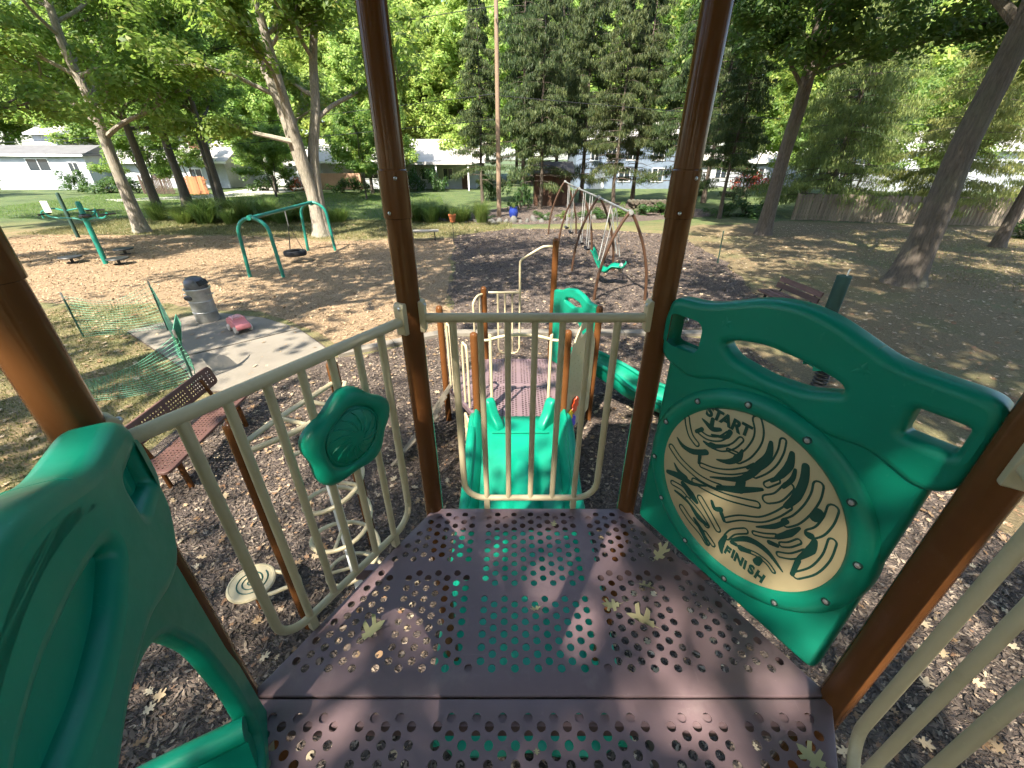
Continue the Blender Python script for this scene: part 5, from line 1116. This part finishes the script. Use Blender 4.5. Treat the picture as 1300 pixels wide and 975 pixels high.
# trees standing behind and beside the tower: they throw the dappled shade on the playground
for k, x in enumerate((-98, -80, -63, -48, -36, -26, -17, -8, 1, 9, 18, 28, 40, 54, 70, 88)):
    m = (far, yel)[1 if (-40 < x < 12) or k % 3 == 1 else 0]; y = 93+5*math.sin(k*1.7)
    plant_tree('background_tree', 'tall tree in the farthest row, '+['beyond the left edge', 'at the left edge', 'above the two-storey house', 'above the long low wing', 'above the brick chimney', 'above the garage', 'above the left end of the ranch house', 'above the ranch house porch', 'above the utility pole', 'above the brown shed', 'above the blue house', 'right of the blue house roof', 'behind the forked shade tree', 'behind the picket fence', 'behind the massive trunk', 'beyond the right edge'][k], m, (x, y, 0), k*2.3, (1.25, 1.25, 1.65+0.15*math.sin(k*2.0)), 'farthest background trees')
oak = tree_meshes(9, 20, 8.0, 8.5, 0.42, 'leafdeep', 'bark', 24, 0.30, 1.3, 1, 19, extra=120)
for x, y, rz, s, lab in ((-18.49, -10.87, 5.9, 1.06, 'tall oak far behind the tower on the left'), (8.33, -1.6, -0.3, 1.04, 'tall oak right of the tower'), (-7.29, -10.31, 3.15, 0.84, 'tall oak behind the tower on the left'), (-2.14, -9.69, 6.52, 0.77, 'tall oak straight behind the tower'), (3.2, -2.45, 2.08, 1.1, 'tall oak close behind the tower'), (-9.04, 3.95, 1.46, 1.06, 'tall oak left of the tower, near the netting'), (11.95, -6.0, 5.92, 0.85, 'tall oak behind the tower on the right')):
    plant_tree('oak_tree', lab, oak, (x, y, 0), rz, s, 'tall oaks around the tower')
for k, (x, y) in enumerate(((-44, -26), (-31, -34), (-18, -33), (-5, -36), (9, -34), (22, -30), (35, -26), (46, -12), (-50, -8))):  # unseen row added to block low sky, so the posts reflect darker
    plant_tree('background_tree', 'unseen tree behind the tower blocking low sky, '+['far left', 'left', 'left of centre', 'straight behind', 'right of centre', 'right', 'far right', 'right edge of the park', 'left edge of the park'][k], far, (x, y, 0), k*1.1, 1.0, 'unseen trees behind the tower')

# shrubs, hedges, grass clumps
def shrub_mesh(seed, n=1400, leaf=0.12, mat='shrub', flat=0.85):
    r = np.random.default_rng(seed); c = r.normal(size=(16, 3))*np.array([0.42, 0.42, 0.26])+np.array([0, 0, 0.5]); c[:, 2] = np.abs(c[:, 2])
    return leaf_mesh('foliage', np.abs(crown_points(c, n//16, [0.34]*16, seed, flat))*np.array([1, 1, 1])*np.sign(crown_points(c, n//16, [0.34]*16, seed, flat)*np.array([1, 1, 0])+np.array([0, 0, 1e-9])), leaf, mat, 0.3, seed=seed, fold=0.1)
SHR = [shrub_mesh(31), shrub_mesh(32)]; RED = shrub_mesh(33, 900, 0.12, 'redflower'); YSH = shrub_mesh(34, 1300, 0.13, 'grassblade')
stem = MB()
for k in range(6): stem.tube([(0,0,-0.02), (0.2*math.cos(k), 0.2*math.sin(k), 0.35), (0.4*math.cos(k*1.1), 0.4*math.sin(k*1.1), 0.75)], [0.02, 0.014, 0.005], n=5)
stem_me = stem.mesh('stems', 'bark')
def shrub(label, x, y, sc, m, rz=0.0, group='garden shrubs', name='shrub'):
    s = thing(name, label, 'shrub', (x, y, 0), rz, group); s.scale = sc; link('foliage', m, s, loc=(0,0,0)); link('stems', stem_me, s, loc=(0,0,0)); return s
for k, (x, y, sx, sz, m, lab) in enumerate(((-45.5, 51.5, 3.2, 1.6, 0, 'wide clipped dark hedge in front of the cottage wing, left part'), (-42.0, 51.0, 2.4, 1.7, 1, 'wide clipped dark hedge in front of the cottage wing, right part'), (-50.5, 53.5, 2.0, 2.2, 0, 'rounded shrub below the cottage window'), (-60.5, 52, 2.6, 2.4, 1, 'dark shrub at the far left edge'), (-29.5, 55, 1.8, 2.0, 1, 'light green shrub beside the driveway'), (-27.0, 55.5, 1.4, 1.5, 0, 'small shrub left of the patio wall'), (-19.3, 51.6, 1.6, 1.5, 0, 'dark box hedge left of the porch, left part'), (-17.2, 51.6, 1.6, 1.5, 1, 'dark box hedge left of the porch, right part'), (-11.5, 53.8, 1.6, 2.6, 1, 'tall patterned shrub in front of the porch, left'), (-9.0, 53.8, 1.6, 2.5, 0, 'tall patterned shrub in front of the porch, right'), (-2.2, 42, 1.2, 2.2, 0, 'dark bush behind the slim spruce trunk'), (0.7, 34.5, 1.0, 2.0, 1, 'dark bush behind the blue pot'), (16.0, 30.5, 1.6, 1.2, 1, 'low bush at the left end of the wooden fence'), (14.4, 29.8, 1.2, 0.9, 0, 'low bush beside the small spruce'), (37, 28, 1.8, 1.6, 1, 'bush at the right end of the wooden fence'), (19.5, 48, 1.8, 1.8, 1, 'bush in front of the blue house corner'), (25.5, 21.6, 1.3, 0.8, 0, 'low green bush in front of the fence near the slim leaning tree'))):
    shrub(lab, x, y, (sx, sx*0.8, sz), SHR[m], k*0.9)
shrub('red flowering bush in front of the white low house', 29.0, 56.5, (3.0, 2.0, 2.0), RED, 0.3)
shrub('orange-red flower bed left of the patio wall', -25.5, 55.0, (2.0, 1.2, 1.2), RED, 1.3)
r_ = np.random.default_rng(5)
def grass_mesh(name, n, h, spread, mat, seed, w=0.012):
    r = np.random.default_rng(seed); V = np.zeros((n, 5, 3)); a = r.uniform(0, 2*PI, n); q = np.sqrt(r.uniform(0, 1, n))*spread*0.35
    bx, by = q*np.cos(a), q*np.sin(a); H_ = h*r.uniform(0.55, 1.1, n); o = spread*r.uniform(0.2, 1.0, n); dx, dy = np.cos(a+r.normal(size=n)*0.5), np.sin(a+r.normal(size=n)*0.5)
    for k, (t, ww) in enumerate(((0, 1), (0, -1), (0.6, -0.8), (0.6, 0.8), (1.0, 0))):
        V[:, k, 0] = bx+dx*o*t*t-dy*w*ww; V[:, k, 1] = by+dy*o*t*t+dx*w*ww; V[:, k, 2] = H_*(t*1.25-0.35*t*t*t)
    f = np.arange(n)[:, None]*5; F = [tuple(x) for x in (f+np.array([0, 1, 2, 3]))]+[tuple(x) for x in (f+np.array([3, 2, 4]))]
    me = bpy.data.meshes.new(name); me.from_pydata(V.reshape(-1, 3).tolist(), [], F); me.materials.append(MAT[mat]); return me
OG = [grass_mesh('blades', 620, 1.35, 1.15, 'grassblade', s, 0.010) for s in (1, 2)]
spots = [(-19.0, 27.5), (-17.6, 27.9), (-16.4, 27.2), (-15.0, 27.6), (-18.2, 29.0), (-13.8, 26.6), (-12.7, 27.3), (-20.6, 27.9), (-22.4, 28.0), (-7.4, 27.3), (-6.2, 27.8), (-5.0, 27.2), (-4.4, 28.4), (-5.7, 29.3), (-3.2, 27.4), (-1.9, 27.2), (-10.9, 27.5), (-15.7, 28.4), (-17.0, 26.6), (-18.4, 26.4), (-14.4, 28.6), (-20.0, 29.2), (-21.5, 29.0), (-13.2, 28.4), (-19.8, 26.6)]
GC = ['just left of the leaning pale maple trunk', 'just right of the leaning pale maple trunk', 'third from the leaning pale maple on its right', 'left of the green swing stand, before the dark trunk', 'behind the leaning pale maple trunk', 'left of the green swing stand, lowest of its row', 'between the green swing stand and the dark slim trunk', 'behind the exercise pole arm', 'behind the exercise pole, leftmost of the row', 'left of the grey plank bench, behind the front left post', 'behind the front left post collar', 'directly behind the grey plank bench', 'behind the grey plank bench, on the lawn side', 'farthest back on the lawn, behind the front left post', 'between the grey plank bench and the terracotta pot', 'right of the terracotta pot, beside the first stones', 'beside the multi-stemmed maple trunk', 'fourth from the leaning pale maple on its right', 'just in front of the leaning pale maple, right side', 'just in front of the leaning pale maple, left side', 'behind the green swing stand row, near the slim trunk', 'behind the exercise pole, second from the left', 'behind the exercise pole, near its sign', 'right of the dark slim trunk foot', 'between exercise pole and leaning pale maple']
for k, (x, y) in enumerate(spots):
    t = thing('grass_clump', 'arching ornamental grass clump '+GC[k], 'ornamental grass', (x, y, 0), k*1.1, 'ornamental grass clumps'); t.scale = (1+0.2*math.sin(k*2),)*2+(0.9+0.25*math.cos(k*3),)
    link('blades', OG[k % 2], t, loc=(0,0,0))

# rock garden by the utility pole
rock = MB(); rock.sphere((0,0,0), 0.5, 10, 7)
rr2 = random.Random(4); rock.v = [(x*(1+0.0), y, z) for x, y, z in rock.v]
def rock_mesh(seed):
    r = random.Random(seed); f = [(r.uniform(2, 6), r.uniform(0, 6), r.uniform(0.05, 0.12)) for _ in range(5)]; m = MB(); m.sphere((0,0,0), 0.5, 12, 8)
    m.v = [tuple(Vector(p)*(1+sum(a*math.sin(k*(p[0]*1.3+p[1]*0.8+p[2])+ph) for k, ph, a in f))) for p in m.v]; return m.mesh('stone', 'rock', angle=60)
RK = [rock_mesh(s) for s in range(4)]
rb = thing('rock_border', 'border of grey stones round the garden bed at the utility pole', 'rock border', (1.0, 28.5, 0))
for k in range(26):
    t = k/25; x = -5.2+11*t; y = 28.3-0.9*math.sin(PI*t*1.3)+rr2.uniform(-0.5, 0.5); s = rr2.uniform(0.3, 0.75)
    link('stone', RK[k % 4], rb, loc=(x-1.0, y-28.5, 0.04*s), rot=(rr2.uniform(0, 3), rr2.uniform(0, 3), rr2.uniform(0, 3)), scale=(s, s*0.8, s*0.6))
tag(sheet('garden_bed', jitter_poly([(-5.5,28.0),(-3,26.9),(0,26.3),(3,26.6),(7,27.5),(15,31),(14,40),(2,40),(-3.5,31)], 0.8, 0.25, 8), 0.005, 'mulch'), kind='structure')
for k, (x, y, s) in enumerate(((-3.9, 29.0, 0.5), (-2.9, 28.6, 0.45), (-1.9, 28.8, 0.6), (-2.2, 29.7, 0.7), (-4.6, 28.9, 0.5), (1.9, 28.9, 0.7), (3.4, 28.6, 0.6), (4.6, 28.9, 0.8), (5.8, 29.2, 0.9), (7.4, 30.2, 0.9), (9.2, 31.0, 1.0), (11.0, 31.4, 1.1))):
    shrub('small leafy plant in the rock garden, '+['behind the terracotta pot', 'right of the terracotta pot', 'just left of the utility pole', 'behind the stones left of the utility pole', 'at the left end of the stone border', 'right of the blue pot', 'below the brown shed corner', 'behind the far swing arch', 'right of the far swing arch', 'left of the log pile', 'below the log pile', 'at the right end of the log pile'][k], x, y, (s, s, s*0.7), SHR[k % 2] if k % 3 else YSH, k, 'rock garden plants', 'garden_plant')
pt = thing('flower_pot', 'terracotta pot with grassy plant on a black stake', 'flower pot', (-2.72, 20.1, 0)); 
MB().tube([(0,0,0), (0,0,0.95)], 0.014, n=6).build('stake', 'black', pt); MB().lathe([(0.0, 0.94), (0.11, 0.94), (0.16, 1.22), (0.18, 1.22), (0.18, 1.28), (0.15, 1.28), (0.14, 1.24), (0.0, 1.24)], 18, cap=False).build('pot', 'terracotta', pt)
link('plant', grass_mesh('plant', 60, 0.45, 0.25, 'grassblade', 9, 0.008), pt, loc=(0, 0, 1.22))
bp = thing('flower_pot', 'blue glazed pot at the foot of the utility pole', 'flower pot', (0.10, 28.7, 0))
MB().lathe([(0.0, 0), (0.16, 0), (0.28, 0.25), (0.30, 0.5), (0.24, 0.68), (0.28, 0.74), (0.25, 0.74), (0.0, 0.66)], 18, cap=False).build('pot', 'bluepot', bp)
link('plant', grass_mesh('plant', 50, 0.4, 0.3, 'grassblade', 10, 0.01), bp, loc=(0, 0, 0.66))
# log pile behind the swing set
lg = thing('log_pile', 'dark stacked log pile behind the near end of the swing set', 'log pile', (11.0, 33.5, 0))
lm = MB().lathe([(0.0, 0), (0.13, 0), (0.14, 0.02), (0.14, 1.15), (0.0, 1.15)], 9, cap=False).xf(Matrix.Rotation(PI/2, 4, 'X')).mesh('log', 'barkdark')
for k in range(14):
    for j in range(3): link('log', lm, lg, loc=(-2.3+0.33*k+(0.16 if j % 2 else 0)+rr2.uniform(-.03,.03), rr2.uniform(-.1,.1), 0.14+0.27*j), rot=(0, rr2.uniform(0, 6), rr2.uniform(-0.08, 0.08)), scale=rr2.uniform(0.8, 1.15))

# ------------------------------------------------------------------ litter: chips, leaves, grass
OAK = [(0.0,-0.5),(0.02,-0.28),(0.14,-0.26),(0.10,-0.14),(0.30,-0.12),(0.34,0.0),(0.14,0.02),(0.16,0.12),(0.36,0.22),(0.30,0.32),(0.12,0.24),(0.10,0.36),(0.0,0.5)]
OAKP = OAK+[(-x, y) for x, y in OAK[-2:0:-1]]
def scatter_leaves(name, pts, size, mat, seed, z0=0.012, curl=0.25):
    r = np.random.default_rng(seed); n = len(pts); k = len(OAKP); O = np.array(OAKP); a = r.uniform(0, 2*PI, n); s = size*r.uniform(0.4, 1.4, n); sq = r.uniform(0.45, 1.15, n)
    X = O[None, :, 0]*s[:, None]*sq[:, None]; Y = O[None, :, 1]*s[:, None]; Z = curl*s[:, None]*((O[None, :, 0]*1.2)**2*r.uniform(0, 2.2, n)[:, None]+(O[None, :, 1])**2*r.uniform(-0.2, 1.6, n)[:, None])
    tx, ty = r.normal(size=n)*0.16, r.normal(size=n)*0.16; Z = Z+X*tx[:, None]+Y*ty[:, None]; Z -= Z.min(1)[:, None]
    P = np.asarray(pts); VX = P[:, 0][:, None]+X*np.cos(a)[:, None]-Y*np.sin(a)[:, None]; VY = P[:, 1][:, None]+X*np.sin(a)[:, None]+Y*np.cos(a)[:, None]
    V = np.stack([VX, VY, Z+z0], 2).reshape(-1, 3); me = bpy.data.meshes.new(name); me.vertices.add(n*k); me.vertices.foreach_set('co', V.astype(np.float32).ravel())
    me.loops.add(n*k); me.loops.foreach_set('vertex_index', np.arange(n*k, dtype=np.int32)); me.polygons.add(n); me.polygons.foreach_set('loop_start', np.arange(0, n*k, k, dtype=np.int32)); me.update(calc_edges=True)
    me.materials.append(MAT[mat]); return me
def rand_in(poly, n, r, extra=None):
    xs = [p[0] for p in poly]; ys = [p[1] for p in poly]; out = []
    while len(out) < n:
        x, y = r.uniform(min(xs), max(xs)), r.uniform(min(ys), max(ys))
        if in_poly(x, y, poly) and (extra is None or extra(x, y)): out.append((x, y))
    return out
rl = random.Random(12)
def turf(name, pts, h, mat, seed, label):
    r = np.random.default_rng(seed); n = len(pts); P = np.asarray(pts); a = r.uniform(0, 2*PI, n); H_ = h*r.uniform(0.4, 1.2, n); w = 0.008+0.004*r.uniform(0, 1, n); o = H_*r.uniform(0.2, 0.9, n); V = np.zeros((n, 3, 3)); b = r.uniform(0, 2*PI, n)
    V[:, 0, 0] = P[:, 0]+w*np.cos(a); V[:, 0, 1] = P[:, 1]+w*np.sin(a); V[:, 1, 0] = P[:, 0]-w*np.cos(a); V[:, 1, 1] = P[:, 1]-w*np.sin(a); V[:, 2, 0] = P[:, 0]+o*np.cos(b); V[:, 2, 1] = P[:, 1]+o*np.sin(b); V[:, 2, 2] = H_
    me = bpy.data.meshes.new(name); me.from_pydata(V.reshape(-1, 3).tolist(), [], [(3*i, 3*i+1, 3*i+2) for i in range(n)]); me.materials.append(MAT[mat]); tag(link(name, me), label, 'grass', kind='stuff')
NEAR = [(-4.7,0.3),(-4.8,5.6),(-3.5,7.3),(-1.55,8.5),(3.6,8.5),(5.0,8.0),(5.3,3),(5.0,0.3)]
def chips(name, pts, mat, L, seed):
    r = np.random.default_rng(seed); n = len(pts); P = np.zeros((n, 3)); P[:, :2] = pts; P[:, 2] = 0.014+r.uniform(0, 0.022, n)
    me = leaf_mesh(name, P, L, mat, up=1.2, aspect=0.34, seed=seed, fold=0.1); return me
vis = lambda x, y: y > 0.4 and abs(x) < 1.35*(y*0.876+1.7)
tag(link('mulch_chips', chips('mulch_chips', rand_in(NEAR, 60000, rl, vis), 'chip', 0.062, 1)), 'shredded dark mulch chips below the tower', 'mulch', kind='stuff')
tag(link('mulch_chips', chips('mulch_chips', rand_in(MULCH2, 26000, rl), 'chip', 0.10, 2)), 'shredded dark mulch chips under the swing set', 'mulch', kind='stuff')
tag(link('wood_chips', chips('wood_chips', rand_in(TAN, 26000, rl), 'tanchip', 0.10, 3)), 'tan wood fibre chips around the tyre swing', 'wood chips', kind='stuff')
tag(link('fallen_leaves', scatter_leaves('fallen_leaves', rand_in(NEAR, 1400, rl), 0.095, 'dryleaf', 3, 0.03)), 'pale dry oak leaves strewn over the dark mulch', 'leaves', kind='stuff')
tag(link('leaf_fragments', scatter_leaves('leaf_fragments', rand_in(NEAR, 2600, rl, vis), 0.055, 'dryleaf', 13, 0.03)), 'small pale leaf fragments on the dark mulch', 'leaves', kind='stuff')
GR = [(13,14),(15,19),(18,24),(31,22.5),(26,12),(18,9)]
turf('grass', rand_in(GR, 16000, rl), 0.07, 'dryturf', 17, 'thin yellow-green grass beyond the massive tree on the right')
RIGHT = [(4.8,0.5),(5.2,6),(7.0,11),(8.5,16),(9,22),(18,27),(30,23),(22,12),(14,5),(8,0.5)]
tag(link('fallen_leaves', scatter_leaves('fallen_leaves', rand_in(RIGHT, 9000, rl), 0.105, 'dryleaf', 4, 0.008)), 'dry leaves carpeting the bare ground on the right', 'leaves', kind='stuff')
tag(link('fallen_leaves', scatter_leaves('fallen_leaves', rand_in(MULCH2, 1500, rl)+rand_in(TAN, 700, rl)+rand_in(PAD, 60, rl), 0.11, 'dryleaf', 5, 0.03)), 'scattered dry leaves on the play surfaces', 'leaves', kind='stuff')
LEFT = [(-13,4),(-12,10.8),(-9.2,10.9),(-9.0,9.0),(-6.3,6.8),(-5.5,6.0),(-5.0,5.6),(-5.0,2.5),(-9,1.5)]
turf('grass', rand_in(LEFT, 26000, rl), 0.05, 'dryturf', 7, 'thin sunlit grass around the green netting')
EDGE = [(-26,22.6),(-18,22.6),(-13,22.3),(-9,21),(-3,22),(0,24.8),(0,27),(-6,28),(-14,28.5),(-26,29)]
turf('grass', rand_in(EDGE, 40000, rl), 0.13, 'dryturf', 8, 'rough grass along the far edge of the wood chips')
LAWN = [(-40,29),(-14,28.5),(-6,28),(-5,34),(-8,50),(-20,52),(-45,50)]
turf('grass', rand_in(LAWN, 60000, rl), 0.13, 'lawnblade', 9, 'green lawn grass in front of the houses')
tag(link('fallen_leaves', scatter_leaves('fallen_leaves', rand_in(LEFT, 700, rl)+rand_in(EDGE, 1500, rl), 0.12, 'dryleaf', 6, 0.02)), 'dry leaves in the thin grass on the left', 'leaves', kind='stuff')
# single oak leaves lying on the deck
for k, (x, y, s, rz, lab) in enumerate(((-0.575, 0.985, 0.105, 0.5, 'curled oak leaf on the deck near the left rail'), (0.105, 1.085, 0.085, 2.2, 'small oak leaf near the middle of the deck'), (0.435, 1.10, 0.10, 4.0, 'oak leaf left of the largest leaf on the deck'), (0.545, 1.02, 0.135, 1.2, 'largest oak leaf on the deck, beside the maze panel'), (0.60, 1.19, 0.10, 3.1, 'oak leaf behind the largest leaf on the deck'), (0.72, 1.36, 0.11, 0.2, 'oak leaf at the foot of the maze panel'), (0.08, 0.60, 0.06, 5.0, 'tiny leaf lying just in front of the deck seam'), (0.97, 0.58, 0.12, 2.6, 'oak leaf at the right corner of the rear deck'), (0.22, 1.55, 0.06, 0.9, 'tiny leaf under the front rail'))):
    me = scatter_leaves('oak_leaf', [(0, 0)], s, 'deckleaf', 50+k, 0.0, 0.85); bm = bmesh.new(); bm.from_mesh(me); bmesh.ops.triangulate(bm, faces=bm.faces); bm.to_mesh(me); bm.free()
    o = link('oak_leaf', me, loc=(x, y, DZ+0.003), rot=(0.05, 0.08*math.sin(k), rz)); tag(o, lab, 'leaf', 'oak leaves on the deck')
for o in bpy.data.objects:
    if '_abs' in o: del o['_abs']
